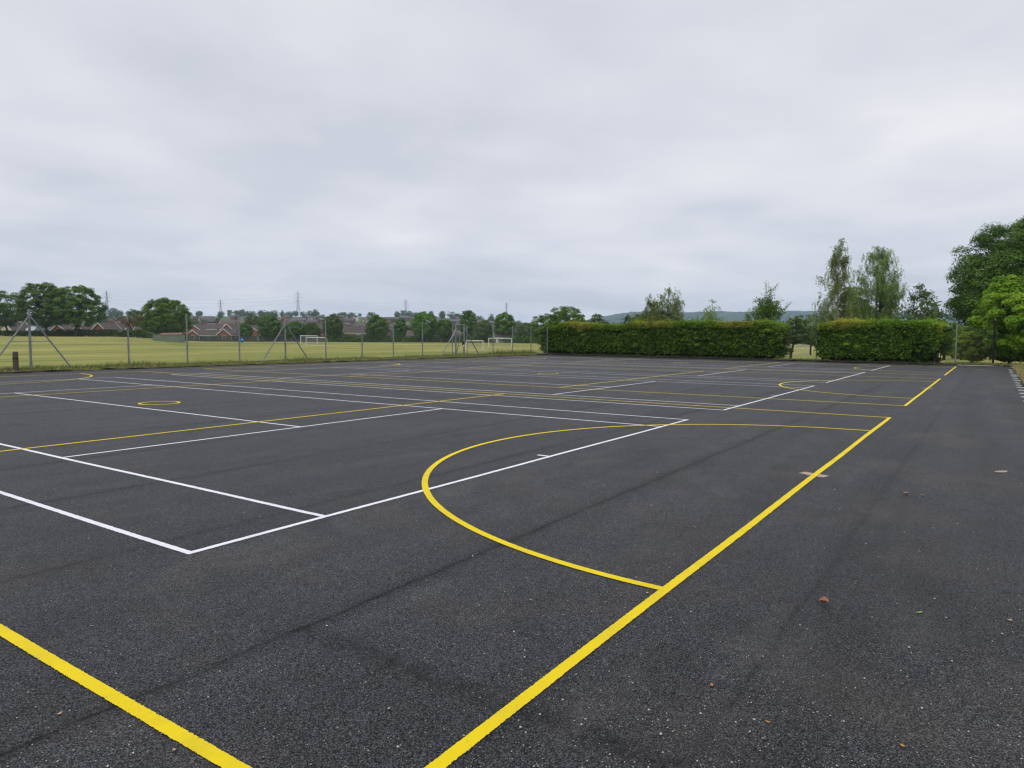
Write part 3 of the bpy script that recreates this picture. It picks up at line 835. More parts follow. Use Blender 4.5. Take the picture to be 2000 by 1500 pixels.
def palisade(label, pxa, da, pxb, db, row):
    xa, ya = spot(pxa, da); xb, yb = spot(pxb, db); L = math.hypot(xb - xa, yb - ya); dx, dy = (xb - xa) / L, (yb - ya) / L
    o = thing('palisade_fence', label, 'fence', (xa, ya, 0)); bm = MB(); rl = MB(); k = int(L / .42)
    for i in range(k + 1):
        s = L * i / k; z0 = float(terrain(xa + dx * s, ya + dy * s)); u = i / k
        zt = zrow(pxa + (pxb - pxa) * u, row, da + (db - da) * u)
        bm.tube([(dx * s, dy * s, z0 - .1), (dx * s, dy * s, zt)], .14, 4)
    for fz in (.25, .85):
        pts = []
        for i in range(12):
            s = L * i / 11; z0 = float(terrain(xa + dx * s, ya + dy * s)); u = i / 11
            zt = zrow(pxa + (pxb - pxa) * u, row, da + (db - da) * u); pts.append((dx * s, dy * s + .12, z0 + (zt - z0) * fz))
        rl.tube(pts, .06, 4)
    bm.build('pales', M['green_fence'], o); rl.build('rail', M['green_fence'], o)


palisade('dark green metal palisade fence in front of the brick houses', 362, 300, 503, 305, 656)
palisade('dark green metal palisade fence behind the left pair of goals', 505, 305, 641, 303, 656)

# ------------------------------------------------------------------ houses
def house(label, px, depth, W, D, eave, ridge, yaw, wall, roof, base=None, barge=True, wins=2, chim=True, gable_win=True, ridge_row=None, name='brick_house', cat='house', garage=False):
    x, y = spot(px, depth); z0 = float(terrain(x, y))
    if ridge_row is not None: z0 = zrow(px, ridge_row, depth) - ridge
    rz = math.atan2(HX[1], HX[0]) - math.pi / 2 + R(yaw)
    o = thing(name, label, cat, (x, y, z0), rz)
    w, d = W / 2, D / 2
    m = MB(); zb = -5
    m.add([(-w, -d, zb), (w, -d, zb), (w, d, zb), (-w, d, zb), (-w, -d, eave), (w, -d, eave), (w, d, eave), (-w, d, eave), (-w, 0, ridge), (w, 0, ridge)],
          [(0, 1, 5, 4), (2, 3, 7, 6), (1, 2, 6, 9, 5), (3, 0, 4, 8, 7), (0, 3, 2, 1)])
    m.build('wall', M[wall], o)
    r = MB(); oh = .35; sl = (ridge - eave) / d; t = .16
    for sg in (-1, 1):
        a = [(-w - oh, 0, ridge + .05), (w + oh, 0, ridge + .05), (w + oh, sg * (d + oh), eave - sl * oh + .05), (-w - oh, sg * (d + oh), eave - sl * oh + .05)]
        bvs = [(p[0], p[1], p[2] + t) for p in a]
        r.add(a + bvs, [(0, 1, 2, 3), (7, 6, 5, 4), (0, 4, 5, 1), (1, 5, 6, 2), (2, 6, 7, 3), (3, 7, 4, 0)])
    ro = r.build('roof', M[roof], o)
    if chim:
        c = MB().box(w * .45, w * .45 + .7, -.35, .35, ridge - .7, ridge + 1.1); c.tube([(w * .45 + .35, 0, ridge + 1.1), (w * .45 + .35, 0, ridge + 1.45)], .14, 8); c.build('chimney', M[wall], ro)
    if barge:
        for e in (-1, 1):
            g_ = MB(); xx = e * (w + oh)
            for sg in (-1, 1):
                p = [(xx, 0, ridge + .2), (xx, sg * (d + oh), eave - sl * oh + .2)]
                x0, x1 = (xx, xx + .07) if e > 0 else (xx - .07, xx)
                v = [(q, a[1], a[2] + k) for q in (x0, x1) for a in p for k in (-.24, .04)]
                g_.add(v, [(0, 1, 3, 2), (4, 6, 7, 5), (0, 4, 5, 1), (2, 3, 7, 6), (1, 5, 7, 3), (0, 2, 6, 4)])
            g_.build('bargeboard', M['white_paint'], o)
        MB().box(-w - .3, w + .3, -d - oh - .14, -d - oh - .02, eave - sl * oh - .14, eave - sl * oh + .08).build('gutter', M['white_paint'], o)

    def win(cx, cz, ww, hh, face):
        f = MB(); gl = MB(); k = .09

        def bx(mb, a0, a1, c0, c1, dep0, dep1):
            if face == 'f': mb.box(a0, a1, -d - dep1, -d - dep0, c0, c1)
            elif face == 'r': mb.box(w + dep0, w + dep1, a0, a1, c0, c1)
            else: mb.box(-w - dep1, -w - dep0, a0, a1, c0, c1)
        bx(gl, cx - ww / 2, cx + ww / 2, cz - hh / 2, cz + hh / 2, .003, .02)
        g2 = gl.build('window', M['glass'], o)
        for a0, a1, c0, c1 in ((-ww / 2 - k, -ww / 2, -hh / 2, hh / 2), (ww / 2, ww / 2 + k, -hh / 2, hh / 2), (-ww / 2 - k, ww / 2 + k, hh / 2, hh / 2 + k), (-ww / 2 - k, ww / 2 + k, -hh / 2 - k, -hh / 2), (-.04, .04, -hh / 2, hh / 2)):
            bx(f, cx + a0, cx + a1, cz + c0, cz + c1, .022, .08)
        f.build('window_frame', M['white_paint'], g2)
    floors = [1.3] + ([3.9] if eave > 4.3 else [])
    for z in floors:
        for i in range(wins): win(-w + W * (i + .5) / wins + (.0), z, 1.5, 1.15, 'f')
    if gable_win:
        for z in floors:
            win(0, z, 1.3, 1.15, 'r'); win(0, z, 1.3, 1.15, 'l')
    if garage: MB().box(-1.3, 1.3, -d - .06, -d - .003, 0.0, 2.1).build('garage_door', M['white_render'], o)
    else: MB().box(-w + .35, -w + 1.25, -d - .06, -d - .003, 0, 2.05).build('door', M['white_render'], o)
    return o


house('cream rendered gable house behind the trunk of the leftmost tree', 30, 262, 7, 6.5, 3.0, 5.8, 70, 'cream', 'roof_brown', ridge_row=630, wins=1)
house('low cream bungalow just left of the braced fence post', 48, 268, 8, 6, 2.6, 4.6, 5, 'cream', 'roof_brown', ridge_row=634, wins=2)
house('bungalow with a pale grey roof right of the braced fence post', 76, 264, 6.5, 6, 2.4, 4.4, -12, 'brick', 'roof_pale', ridge_row=637, wins=1, chim=False)
house('house with wide dark roof under the two joined crowns', 109, 262, 10.5, 7, 2.6, 5.2, 8, 'brick_dark', 'roof_grey', ridge_row=632, wins=2)
house('brick gable end with white bargeboards under the joined crowns', 128, 258, 7, 6, 2.3, 4.5, 84, 'brick', 'roof_brown', ridge_row=634.5, wins=1, chim=False)
house('brick house with a gable beside the right trunk of the joined crowns', 167, 262, 7, 5.6, 2.6, 4.8, 80, 'brick', 'roof_brown', ridge_row=636, wins=1, chim=False)
house('white gabled bungalow at the right fringe of the joined crowns', 184, 268, 6.5, 6, 2.6, 4.8, 78, 'white_render', 'roof_grey', ridge_row=633.5, wins=1, chim=False)
house('brick house with small front gable in the gap left of the pale green tree', 209, 260, 7.5, 6.4, 2.7, 5.3, 76, 'brick', 'roof_brown', ridge_row=632, wins=1)
house('long plain brown roof house seen just left of the pale green tree', 228, 268, 9, 7, 2.6, 5.2, 2, 'brick_dark', 'roof_brown', ridge_row=632, wins=2)
house('red brick house with white windows low between two crowns near the shed', 288, 265, 8, 6, 2.8, 4.9, 4, 'brick', 'roof_brown', ridge_row=639, wins=2, chim=False)
house('two storey red brick house with gable just right of the big rounded tree', 388, 338, 7.5, 7.0, 5.0, 7.3, 78, 'brick', 'roof_brown', ridge_row=635, wins=1)
house('long two storey brick house with dark roof, middle one of the brick row', 412, 342, 12.5, 7.0, 5.0, 7.0, 3, 'brick', 'roof_brown', ridge_row=634.5, wins=4)
house('two storey brick house with pointed white edged gable at the right of the row', 455, 338, 8, 7.2, 5.2, 8.0, 72, 'brick', 'roof_brown', ridge_row=633.5, wins=1)
house('low brick bungalow with gable in front of the brick row, at its left', 386, 318, 7, 5.4, 2.4, 4.4, 80, 'brick', 'roof_brown', ridge_row=645, wins=1, chim=False)
house('low long brown roofed bungalow in front of the middle of the brick row', 415, 320, 10, 7, 2.4, 4.6, 4, 'brick_dark', 'roof_brown', ridge_row=645.5, wins=3)
house('low brick bungalow with wide gable in front of the brick row, at its right', 447, 318, 8.4, 6.5, 2.4, 4.9, 82, 'brick', 'roof_brown', ridge_row=643, wins=1, chim=False)
house('tall orange brick house with bright wall above the brick row', 450, 372, 9, 7, 5.4, 7.4, 10, 'brick', 'roof_red', ridge_row=626.5, wins=3)
house('narrow brick house glimpsed right of the low bushy tree', 499, 335, 7, 7, 5.0, 7.2, 70, 'brick', 'roof_brown', ridge_row=636, wins=1)
house('dark roofed brick bungalow with white garage left of the ball shaped tree', 702, 322, 13, 8, 2.7, 5.6, 4, 'brick', 'roof_brown', ridge_row=637.5, wins=2, garage=True)
house('small orange brick house beside the narrow dark tree', 799, 315, 7, 6, 2.7, 5.0, 12, 'brick', 'roof_red', ridge_row=646, wins=2, chim=False)
house('small red brick house under the arched tree left of the gate', 838, 312, 7, 6, 2.7, 5.0, 75, 'brick', 'roof_red', ridge_row=645, wins=1, chim=False)
house('low red brick house seen through the gate', 878, 306, 9, 6, 2.6, 4.8, 4, 'brick', 'roof_red', ridge_row=647, wins=2, chim=False)
house('dark bungalow with long white eaves behind the farthest goal', 1003, 262, 14, 7, 2.5, 4.6, 2, 'brick_dark', 'roof_brown', ridge_row=648, wins=3, chim=False)
house('bungalow with small white edged gable behind the last fence post before the hedge', 1031, 258, 4.6, 4.2, 2.3, 4.1, 84, 'brick_dark', 'roof_brown', ridge_row=648.5, wins=1, chim=False)

# distant houses: six kinds, copied
GH = 'houses on the distant hillside estate'
protos = []
for k, (wall, roof, W, D, ea, ri) in enumerate([('brick_dark', 'roof_brown', 11, 8, 5, 7.6), ('brick', 'roof_red', 9, 8, 5, 7.5), ('brick_dark', 'roof_grey', 14, 8, 5, 7.3),
                                                 ('white_render', 'roof_brown', 9, 7.5, 5, 7.2), ('brick', 'roof_brown', 18, 8, 5, 7.4), ('cream', 'roof_red', 8, 8, 5, 7.6)]):
    o = thing('estate_house', 'distant brick or rendered house with pitched roof in the hillside estate', 'house', (0, 0, 0), 0, GH)
    w, d = W / 2, D / 2; m = MB()
    m.add([(-w, -d, -4), (w, -d, -4), (w, d, -4), (-w, d, -4), (-w, -d, ea), (w, -d, ea), (w, d, ea), (-w, d, ea), (-w, 0, ri), (w, 0, ri)],
          [(0, 1, 5, 4), (2, 3, 7, 6), (1, 2, 6, 9, 5), (3, 0, 4, 8, 7)])
    m.build('wall', M[wall], o); r = MB(); sl = (ri - ea) / d
    for sg in (-1, 1):
        a = [(-w - .4, 0, ri + .1), (w + .4, 0, ri + .1), (w + .4, sg * (d + .4), ea - sl * .4 + .1), (-w - .4, sg * (d + .4), ea - sl * .4 + .1)]
        r.add(a + [(p[0], p[1], p[2] + .2) for p in a], [(0, 1, 2, 3), (7, 6, 5, 4), (0, 4, 5, 1), (1, 5, 6, 2), (2, 6, 7, 3), (3, 7, 4, 0)])
    r.build('roof', M[roof], o)
    q = MB()
    for fz in (1.4, 3.9):
        for i in range(int(W / 3.2)): cx = -w + W * (i + .5) / int(W / 3.2); q.box(cx - .75, cx + .75, -d - .05, -d - .01, fz - .6, fz + .6)
    q.build('windows', M['glass'], o)
    protos.append(o)
used = [False] * 6
rnd = random.Random(11)
rows_ = []
for depth in (390, 425, 470, 520, 575, 640, 710, 790, 880, 980):
    px = 372 + rnd.uniform(-10, 10)
    while px < 1062:
        step = rnd.uniform(13, 24) * FPX / depth * 1.25
        if rnd.random() < .62: rows_.append((px, depth + rnd.uniform(-14, 14)))
        px += step
for px, depth in [(205, 420), (222, 520), (236, 610), (246, 450), (214, 700), (1018, 420), (1036, 520), (1052, 470)]: rows_.append((px, depth))
for px, depth in rows_:
    k = rnd.choices(range(6), [5, 4, 4, .8, 4, .7])[0]
    x, y = spot(px, depth); z = float(terrain(x, y))
    o = protos[k] if not used[k] else copy_tree(protos[k]); used[k] = True
    o.location = (x, y, z); o.rotation_euler.z = math.atan2(HX[1], HX[0]) - math.pi / 2 + R(rnd.choice([0, 0, 8, -10, 90, 80, 20]) + rnd.uniform(-6, 6))

# distant trees: five kinds, copied
GT = 'distant trees among the hillside houses'
tprot = []
for k in range(5):
    g = np.random.default_rng(900 + k); o = None
    hh = [9, 11, 8, 12, 10][k]; rw = [4.5, 4.2, 4.4, 4.0, 5.2][k]
    cc, dd = crown_clumps((0, 0, hh * .5), rw * .8, hh * .42, 40, .9, .25, 900 + k); rc = rw * g.uniform(.22, .36, 40)
    P, N, idx = clump_leaves(cc, rc, 900, .75, .6, dd)
    tint = np.clip(g.normal(.45, .2, 40)[idx] + RNG.normal(0, .15, 900), 0, 1)
    V, Fq = leaf_cards(P, N, .95 * RNG.uniform(.7, 1.3, 900))
    bm = MB().tube([(0, 0, -1.5), (0, 0, hh * .5)], [.35, .2], 6)
    nv = len(V); tv = np.array(bm.v); tf = np.array([f for f in bm.f if len(f) == 4])
    me = np_mesh('distant_tree', np.vstack([V, tv]), np.vstack([Fq, tf + nv]), 4, np.concatenate([tint, np.zeros(len(tf))]))
    o = link('distant_tree', me, M['leaf_far']); tag(o, 'hazy rounded tree among the distant houses and along the far rise', 'tree', GT); tprot.append(o)
tused = [False] * 5


def far_tree(px, depth, sc):
    k = rnd.randrange(5); x, y = spot(px, depth); z = float(terrain(x, y))
    if not tused[k]: o = tprot[k]; tused[k] = True
    else: o = tprot[k].copy(); COL.objects.link(o)
    o.location = (x, y, z); o.rotation_euler.z = rnd.uniform(0, 6.28); o.scale = (sc * rnd.uniform(.9, 1.3),) * 2 + (sc * rnd.uniform(.85, 1.1),)


for i in range(170):
    px = rnd.uniform(195, 1065); depth = rnd.uniform(1050, 1700); far_tree(px, depth, rnd.uniform(.9, 1.5))
for px in range(365, 1062, 9):
    depth = rnd.choice([430, 500, 560, 620, 700, 820, 950, 1100]); far_tree(px + rnd.uniform(-4, 4), depth, rnd.uniform(.55, .95))
for i in range(18): far_tree(rnd.uniform(366, 482), rnd.uniform(345, 400), rnd.uniform(.40, .66))
for i in range(16): far_tree(rnd.uniform(200, 262), rnd.uniform(400, 1000), rnd.uniform(.7, 1.0))
for i in range(70):
    far_tree(rnd.choice([rnd.uniform(1130, 1260), rnd.uniform(1335, 1470), rnd.uniform(1545, 1610), rnd.uniform(1735, 1880)]), rnd.uniform(240, 900), rnd.uniform(.9, 1.3))

# ------------------------------------------------------------------ pylons and their lines
def pylon(label, px, depth, top, H=50.0):
    x, y = spot(px, depth); z0 = zrow(px, top, depth) - H
    o = thing('pylon', label, 'pylon', (x, y, z0), math.atan2(HX[1], HX[0]) - math.pi / 2 + R(12), 'lattice pylons on the skyline')
    bm = MB(); th = .22 * depth / 1400

    def hw(f): return np.interp(f, [0, .55, 1], [4.2, 1.5, .5])
    lv = [0, .14, .27, .38, .47, .55, .63, .71, .79, .87, .94, 1.0]
    for i in range(len(lv) - 1):
        a, c = hw(lv[i]), hw(lv[i + 1]); z1, z2 = lv[i] * H, lv[i + 1] * H
        q = [(-1, -1), (1, -1), (1, 1), (-1, 1)]
        for k in range(4):
            s, t2 = q[k], q[(k + 1) % 4]
            bm.tube([(s[0] * a, s[1] * a, z1), (s[0] * c, s[1] * c, z2)], th, 4, False)
            bm.tube([(s[0] * a, s[1] * a, z1), (t2[0] * c, t2[1] * c, z2)], th * .55, 3, False)
            bm.tube([(t2[0] * a, t2[1] * a, z1), (s[0] * c, s[1] * c, z2)], th * .55, 3, False)
            bm.tube([(s[0] * c, s[1] * c, z2), (t2[0] * c, t2[1] * c, z2)], th * .55, 3, False)
    bm.build('tower', M['pylon'], o)
    for f, L in ((.60, 6.5), (.74, 8.0), (.88, 6.0)):
        am = MB()
        for sg in (-1, 1):
            for s2 in (-1, 1):
                am.tube([(sg * hw(f), s2 * hw(f), f * H), (sg * L, 0, f * H + .6)], th * .7, 3, False)
                am.tube([(sg * hw(f), s2 * hw(f), f * H + 2.6), (sg * L, 0, f * H + .6)], th * .7, 3, False)
            am.tube([(sg * L, 0, f * H + .6), (sg * L, 0, f * H - 2.2)], th * .8, 4, False)
        am.build('crossarm', M['pylon'], o)
    return o, x, y, z0, H


P1 = pylon('lattice pylon on the skyline just right of the two joined tree crowns', 211, 1350, 569)
P2 = pylon('small lattice pylon above the brick houses, right of the big rounded tree', 432, 2000, 585)
P3 = pylon('tallest looking lattice pylon, above the second braced post and the goals', 583, 1400, 570)
P4 = pylon('lattice pylon on the skyline left of the arched tree and the gate', 793, 1850, 585)
P5 = pylon('faint small pylon poking up behind the broad pointed tree', 989, 2500, 591)


def line(label, A, B, sag=9.0):
    o = thing('power_line', label, 'power line', (A[1], A[2], A[3]), 0, 'power lines between the pylons')
    dx, dy = B[1] - A[1], B[2] - A[2]; L = math.hypot(dx, dy); nx, ny = -dy / L, dx / L
    for f, w in ((.60, 6.5), (.74, 8.0), (.88, 6.0)):
        for sg in (-1, 1):
            pts = []
            for i in range(15):
                s = i / 14; z = (A[3] + A[4] * f) * (1 - s) + (B[3] + B[4] * f) * s - 2 - sag * 4 * s * (1 - s) - A[3]
                pts.append((dx * s + nx * w * sg, dy * s + ny * w * sg, z))
            MB().tube(pts, .05, 3, False).build('wire', M['pylon'], o)


Q = spot(-250, 1250); line('power line wires running out of the photo to the left of the left pylon', P1, (None, Q[0], Q[1], 45.0, 50.0))
line('power line wires between the left pylon and the tallest looking one', P1, P3)
line('power line wires from the tallest looking pylon to the one left of the gate', P3, P4)
line('power line wires between the two pylons farthest right', P4, P5)

# ------------------------------------------------------------------ chain link fences
def wire_panel(p, q, z0, z1, pitch=.085, r=.0030):
    """two layers of slanting wires between two plan points"""
    (xa, ya), (xb, yb) = p, q; L = math.hypot(xb - xa, yb - ya); dx, dy = (xb - xa) / L, (yb - ya) / L; H = z1 - z0
    st = np.arange(-H, L, pitch); segs = []
    for s in st:
        a0, a1 = max(s, 0), min(s + H, L)
        if a1 - a0 > .02:
            segs.append((a0, z0 + a0 - s, a1, z0 + a1 - s, .003)); segs.append((a0, z1 - (a0 - s), a1, z1 - (a1 - s), -.003))
    S = np.array(segs); n = len(S)
    A = np.stack([xa + dx * S[:, 0] - dy * S[:, 4], ya + dy * S[:, 0] + dx * S[:, 4], S[:, 1]], 1)
    B = np.stack([xa + dx * S[:, 2] - dy * S[:, 4], ya + dy * S[:, 2] + dx * S[:, 4], S[:, 3]], 1)
    D = (B - A) / np.linalg.norm(B - A, axis=1, keepdims=True); n1 = np.array([-dy, dx, 0.0]); n2 = np.cross(D, n1)
    V = []
    for k in range(3):
        an = 2 * math.pi * k / 3; off = math.cos(an) * n1[None] * r + math.sin(an) * n2 * r
        V += [A + off, B + off]
    V = np.stack(V, 1).reshape(-1, 3); base = np.arange(n)[:, None] * 6
    Fq = np.concatenate([base + np.array([[0, 2, 3, 1]]), base + np.array([[2, 4, 5, 3]]), base + np.array([[4, 0, 1, 5]])], 0)
    return V, Fq


def post_mesh(bm, x, y, z0, z1, r=.042):
    bm.tube([(x, y, z0), (x, y, z1)], r, 10); bm.tube([(x, y, z1), (x, y, z1 + .02)], [r * 1.15, r * .6], 10)


def fence_run(label, name, posts, zmesh=2.35, braced=(), smat='steel'):
    """posts: list of (x, y, top height)"""
    o = thing(name, label, 'fence', (posts[0][0], posts[0][1], 0)); ox, oy = posts[0][:2]
    for i, (x, y, h) in enumerate(posts):
        bm = MB(); post_mesh(bm, x - ox, y - oy, -.15, h, .052 if i in braced else .042)
        bm.tube([(x - ox - .07, y - oy, h * .40), (x - ox + .07, y - oy, h * .40)], .022, 6)
        bm.build('post', M[smat], o)
    for a, c in zip(posts[:-1], posts[1:]):
        V, Fq = wire_panel((a[0] - ox, a[1] - oy), (c[0] - ox, c[1] - oy), .05, zmesh)
        link('wire_mesh', np_mesh('wire_mesh', V, Fq), M['wire'], o)
    for z in (.06, zmesh * .5, zmesh):
        MB().tube([(p[0] - ox, p[1] - oy - .012, z) for p in posts], .0035, 4, False).build('line_wire', M['wire'], o)
    for i in braced:
        x, y, h = posts[i]
        tx, ty = posts[min(i + 1, len(posts) - 1)][0] - posts[max(i - 1, 0)][0], posts[min(i + 1, len(posts) - 1)][1] - posts[max(i - 1, 0)][1]
        l_ = math.hypot(tx, ty); tx, ty = tx / l_, ty / l_
        for sg in (-1, 1):
            MB().tube([(x - ox + tx * .05 * sg, y - oy + ty * .05 * sg - .05, h * .88), (x - ox + tx * 1.75 * sg, y - oy + ty * 1.75 * sg - .05, 0.0)], .036, 8).build('brace', M[smat], o)
        MB().tube([(x - ox - tx * .80, y - oy - ty * .80 - .05, h * .49), (x - ox + tx * .80, y - oy + ty * .80 - .05, h * .49)], .018, 6).build('tie_rail', M[smat], o)
    return o


pl = []
for px, top in [(-150, 600), (-55, 603), (58, 605), (250, 612), (365, 615), (467, 616), (557, 624), (636, 625), (707, 632), (768, 640), (825, 630), (884, 635)]:
    x, y = left_line(px, 1.0 if px > 60 else .75); pl.append((x, y, min(2.95, max(2.45, zrow(px, top, depth_of((x, y)))))))
fence_run('long galvanised chain link fence along the grass field, left of the gate', 'chain_link_fence', pl, 2.4, (2, 6))
pr = []
for px, top in [(912, 636), (963, 635), (1001, 637), (1037, 637.5), (1069, 639)]:
    x, y = left_line(px, .9)
    if px == 1069: x, y = far_line(1069, .05)
    pr.append((x, y, min(2.95, max(2.45, zrow(px, top, depth_of((x, y)))))))
fence_run('short galvanised chain link fence from the gate to the long hedge', 'chain_link_fence', pr, 2.4)
pf = [pr[-1]]
for px in (1137, 1205, 1270, 1335, 1400, 1465, 1516, 1596, 1655, 1722, 1790, 1868):
    x, y = far_line(px, .55 if px in (1596, 1868) else .95); pf.append((x, y, 2.75 if px != 1205 else 2.75))
pf[0] = (pr[-1][0] + .05, pr[-1][1] - .25, pr[-1][2])
x, y = far_line(1942, .75); pf.append((x, y, 2.9))
fence_run('far end chain link fence grown through by the hedges', 'chain_link_fence', pf[1:], 2.3)
# tall dark post standing in the shade of the lime green tree
x, y = far_line(1942, .45)
bm = MB(); bm.tube([(0, 0, -.2), (0, 0, 2.75)], .06, 10)
o = thing('timber_post', 'tall black post at the edge of the lime green tree', 'post', (x, y, .03)); bm.build('shaft', M['dark_steel'], o)
MB().tube([(0, 0, 2.75), (0, 0, 2.80)], [.068, .04], 10).build('cap', M['dark_steel'], o)

# the gate: two tall posts, head rails, slanting braces, a leaf of mesh
ga, gb = left_line(890, .9), left_line(906.5, .9)
o = thing('fence_gate', 'tall galvanised gate frame with slanting braces between the two fences', 'gate', (ga[0], ga[1], 0)); gdx, gdy = gb[0] - ga[0], gb[1] - ga[1]
gl_ = math.hypot(gdx, gdy); ux, uy = gdx / gl_, gdy / gl_
ht = zrow(898, 633.5, depth_of(ga))
for s in (0, gl_):
    bm = MB(); post_mesh(bm, ux * s, uy * s, -.1, ht, .07); bm.build('gate_post', M['steel'], o)
for z in (ht - .05, ht - .72, .15):
    MB().tube([(0.05, -.01, z), (gdx - .05, gdy - .01, z)], .035, 8).build('head_rail', M['steel'], o)
for sg, s in ((-1, 0), (1, gl_)):
    MB().tube([(ux * s, uy * s - .08, ht * .86), (ux * (s + sg * 1.9), uy * (s + sg * 1.9) - .08, .02)], .04, 8).build('brace', M['steel'], o)
MB().tube([(ux * gl_ * .92, uy * gl_ * .92 + .25, ht * .74), (ux * gl_ * .2, uy * gl_ * .2 + .2, .05)], .035, 8).build('brace', M['steel'], o)
V, Fq = wire_panel((0.06, 0), (gdx - .06, gdy), .15, ht - .75); link('wire_mesh', np_mesh('wire_mesh', V, Fq), M['wire'], o)
lx, ly = ux * (gl_ - .22), uy * (gl_ - .22) - .08
MB().box(lx - .10, lx + .10, ly - .05, ly + .01, .95, 1.22).build('lock_box', M['black'], o)
MB().box(lx - .05, lx + .07, ly - .08, ly - .051, .86, 1.0).build('lock_plate', M['white_paint'], o)

# blue bag tied to a post, dry vine on another
px_, py_, h_ = pl[5]
o = thing('plastic_bag', 'small blue bag tied to a fence post in front of the brick houses', 'bag', (px_ + .10, py_ - .10, 1.28))
bm = MB(); bm.tube([(0, 0, .22), (.01, 0, .17), (.02, -.01, .08), (.01, 0, 0)], [.03, .08, .12, .07], 9); bm.build('pouch', M['blue'], o, True)
MB().tube([(0, 0, .22), (-.04, .04, .28), (-.09, .06, .27)], .012, 6).build('knot', M['blue'], o)
px_, py_, h_ = pl[3]
o = thing('dry_vine', 'brown dry vine sprawling over the top of a fence post', 'vine', (px_, py_, h_ - .62)); bm = MB()
for k in range(9):
    a = random.uniform(-.3, .9); L = random.uniform(.35, .95) * (1 if k % 2 else -1)
    bm.tube([(0, -.05, .0), (HR[0] * L * .4, HR[1] * L * .4, .12 + .3 * random.random()), (HR[0] * L * .8, HR[1] * L * .8, .25 * a + .1), (HR[0] * L, HR[1] * L, .5 * a)], [.022, .02, .016, .008], 5)
bm.build('stems', M['vine'], o)
P = RNG.normal(0, .14, (160, 3)) * np.array([1, 1, .8]) + np.array([0, 0, .12]); P2_ = RNG.normal(0, .09, (110, 3)) + np.array([HR[0] * .62, HR[1] * .62, .38])
V, Fq = leaf_cards(np.vstack([P, P2_]), RNG.normal(0, 1, (270, 3)), .08 * RNG.uniform(.6, 1.3, 270))
link('dead_leaves', np_mesh('dead_leaves', V, Fq), M['vine'], o)

# wooden bollard
x, y = left_line(28, .35)
o = thing('bollard', 'short brown wooden post in the grass edge, left of the braced fence post', 'post', (x, y, .0)); bm = MB()
bm.tube([(0, 0, -.1), (0.005, 0, .5), (0, 0, .90), (0, 0, .93)], [.118, .112, .105, .085], 12); bm.build('shaft', M['wood'], o)
MB().tube([(0, 0, .60), (0, 0, .64)], .118, 12).build('band', M['dark_steel'], o)

# dark mat by the corner of the long hedge
x, y = floor_at(1060, 693.2)
o = thing('rubber_mat', 'crumpled black mat lying at the left foot of the long hedge', 'mat', (x, y, .01), .4); bm = MB(); vs = []
for i in range(9):
    for j in range(5): vs.append((-.95 + 1.9 * i / 8, -.4 + .8 * j / 4, .05 + .12 * math.sin(i * 1.3) * math.sin(j * 1.1 + .4) + random.uniform(0, .05)))
k = len(vs); vs += [(a, c, -.01) for a, c, z in vs]
fs = [(i * 5 + j, (i + 1) * 5 + j, (i + 1) * 5 + j + 1, i * 5 + j + 1) for i in range(8) for j in range(4)]
rim = [i * 5 for i in range(9)] + [40 + j for j in range(1, 5)] + [i * 5 + 4 for i in range(7, -1, -1)] + [j for j in range(3, 0, -1)]
fs += [(rim[i], rim[i] + k, rim[(i + 1) % len(rim)] + k, rim[(i + 1) % len(rim)]) for i in range(len(rim))]
bm.add(vs, fs); bm.build('sheet', M['black'], o)
# a short length of concrete edging at the far right corner
xa, ya = far_line(1872, -.06); xb, yb = far_line(1962, -.06)
bm = MB(); L = math.hypot(xb - xa, yb - ya); bm.box(0, L, -.05, .05, -.1, .035)
o = bm.build('edging_kerb', M['concrete']); o.location = (xa, ya, 0); o.rotation_euler.z = math.atan2(yb - ya, xb - xa); tag(o, kind='structure')

# ------------------------------------------------------------------ goals
def goal(label, pxl, pxr, depth, W, H, back=1.2, yaw=0, r=.06, netp=.16, group='white football goals on the grass'):
    x, y = spot((pxl + pxr) / 2, depth); z0 = float(terrain(x, y))
    o = thing('football_goal', label, 'goal', (x, y, z0 - .01), math.atan2(HX[1], HX[0]) - math.pi / 2 + R(yaw), group); w = W / 2
    for s in (-1, 1): MB().tube([(s * w, 0, 0), (s * w, 0, H)], r, 10).build('goalpost', M['white_paint'], o)
    MB().tube([(-w - r, 0, H), (w + r, 0, H)], r * .98, 10).build('crossbar', M['white_paint'], o)
    bf = MB()
    for s in (-1, 1):
        bf.tube([(s * w, .02, H * .97), (s * w, back * .45, H * .93), (s * w, back, .03)], r * .45, 6)
        bf.tube([(s * w, .05, .03), (s * w, back, .03)], r * .5, 6)
    bf.tube([(-w, back, .03), (w, back, .03)], r * .5, 6); bf.build('back_frame', M['white_paint'], o)
    nt = MB(); k = int(W / netp)
    for i in range(k + 1):
        xx = -w + W * i / k; nt.tube([(xx, .03, H * .97), (xx, back * .45, H * .92), (xx, back * .99, .05)], .007, 3, False)
    for i in range(1, 14):
        s = i / 14; a = (.03 + (back * .45 - .03) * s * 2, H * (.97 - .05 * s * 2)) if s < .5 else (back * .45 + back * .54 * (s * 2 - 1), H * .92 + (.05 - H * .92) * (s * 2 - 1))
        nt.tube([(-w, a[0], a[1]), (w, a[0], a[1])], .007, 3, False)
        for sg in (-1, 1): nt.tube([(sg * w, .03, H * (1 - s)), (sg * w, min(back * .98, .45 * back + .55 * back * s), H * (1 - s))], .007, 3, False)
    nt.build('net', M['net'], o)
    return o


def gw(pxl, pxr, d): return (pxr - pxl) * d / FPX


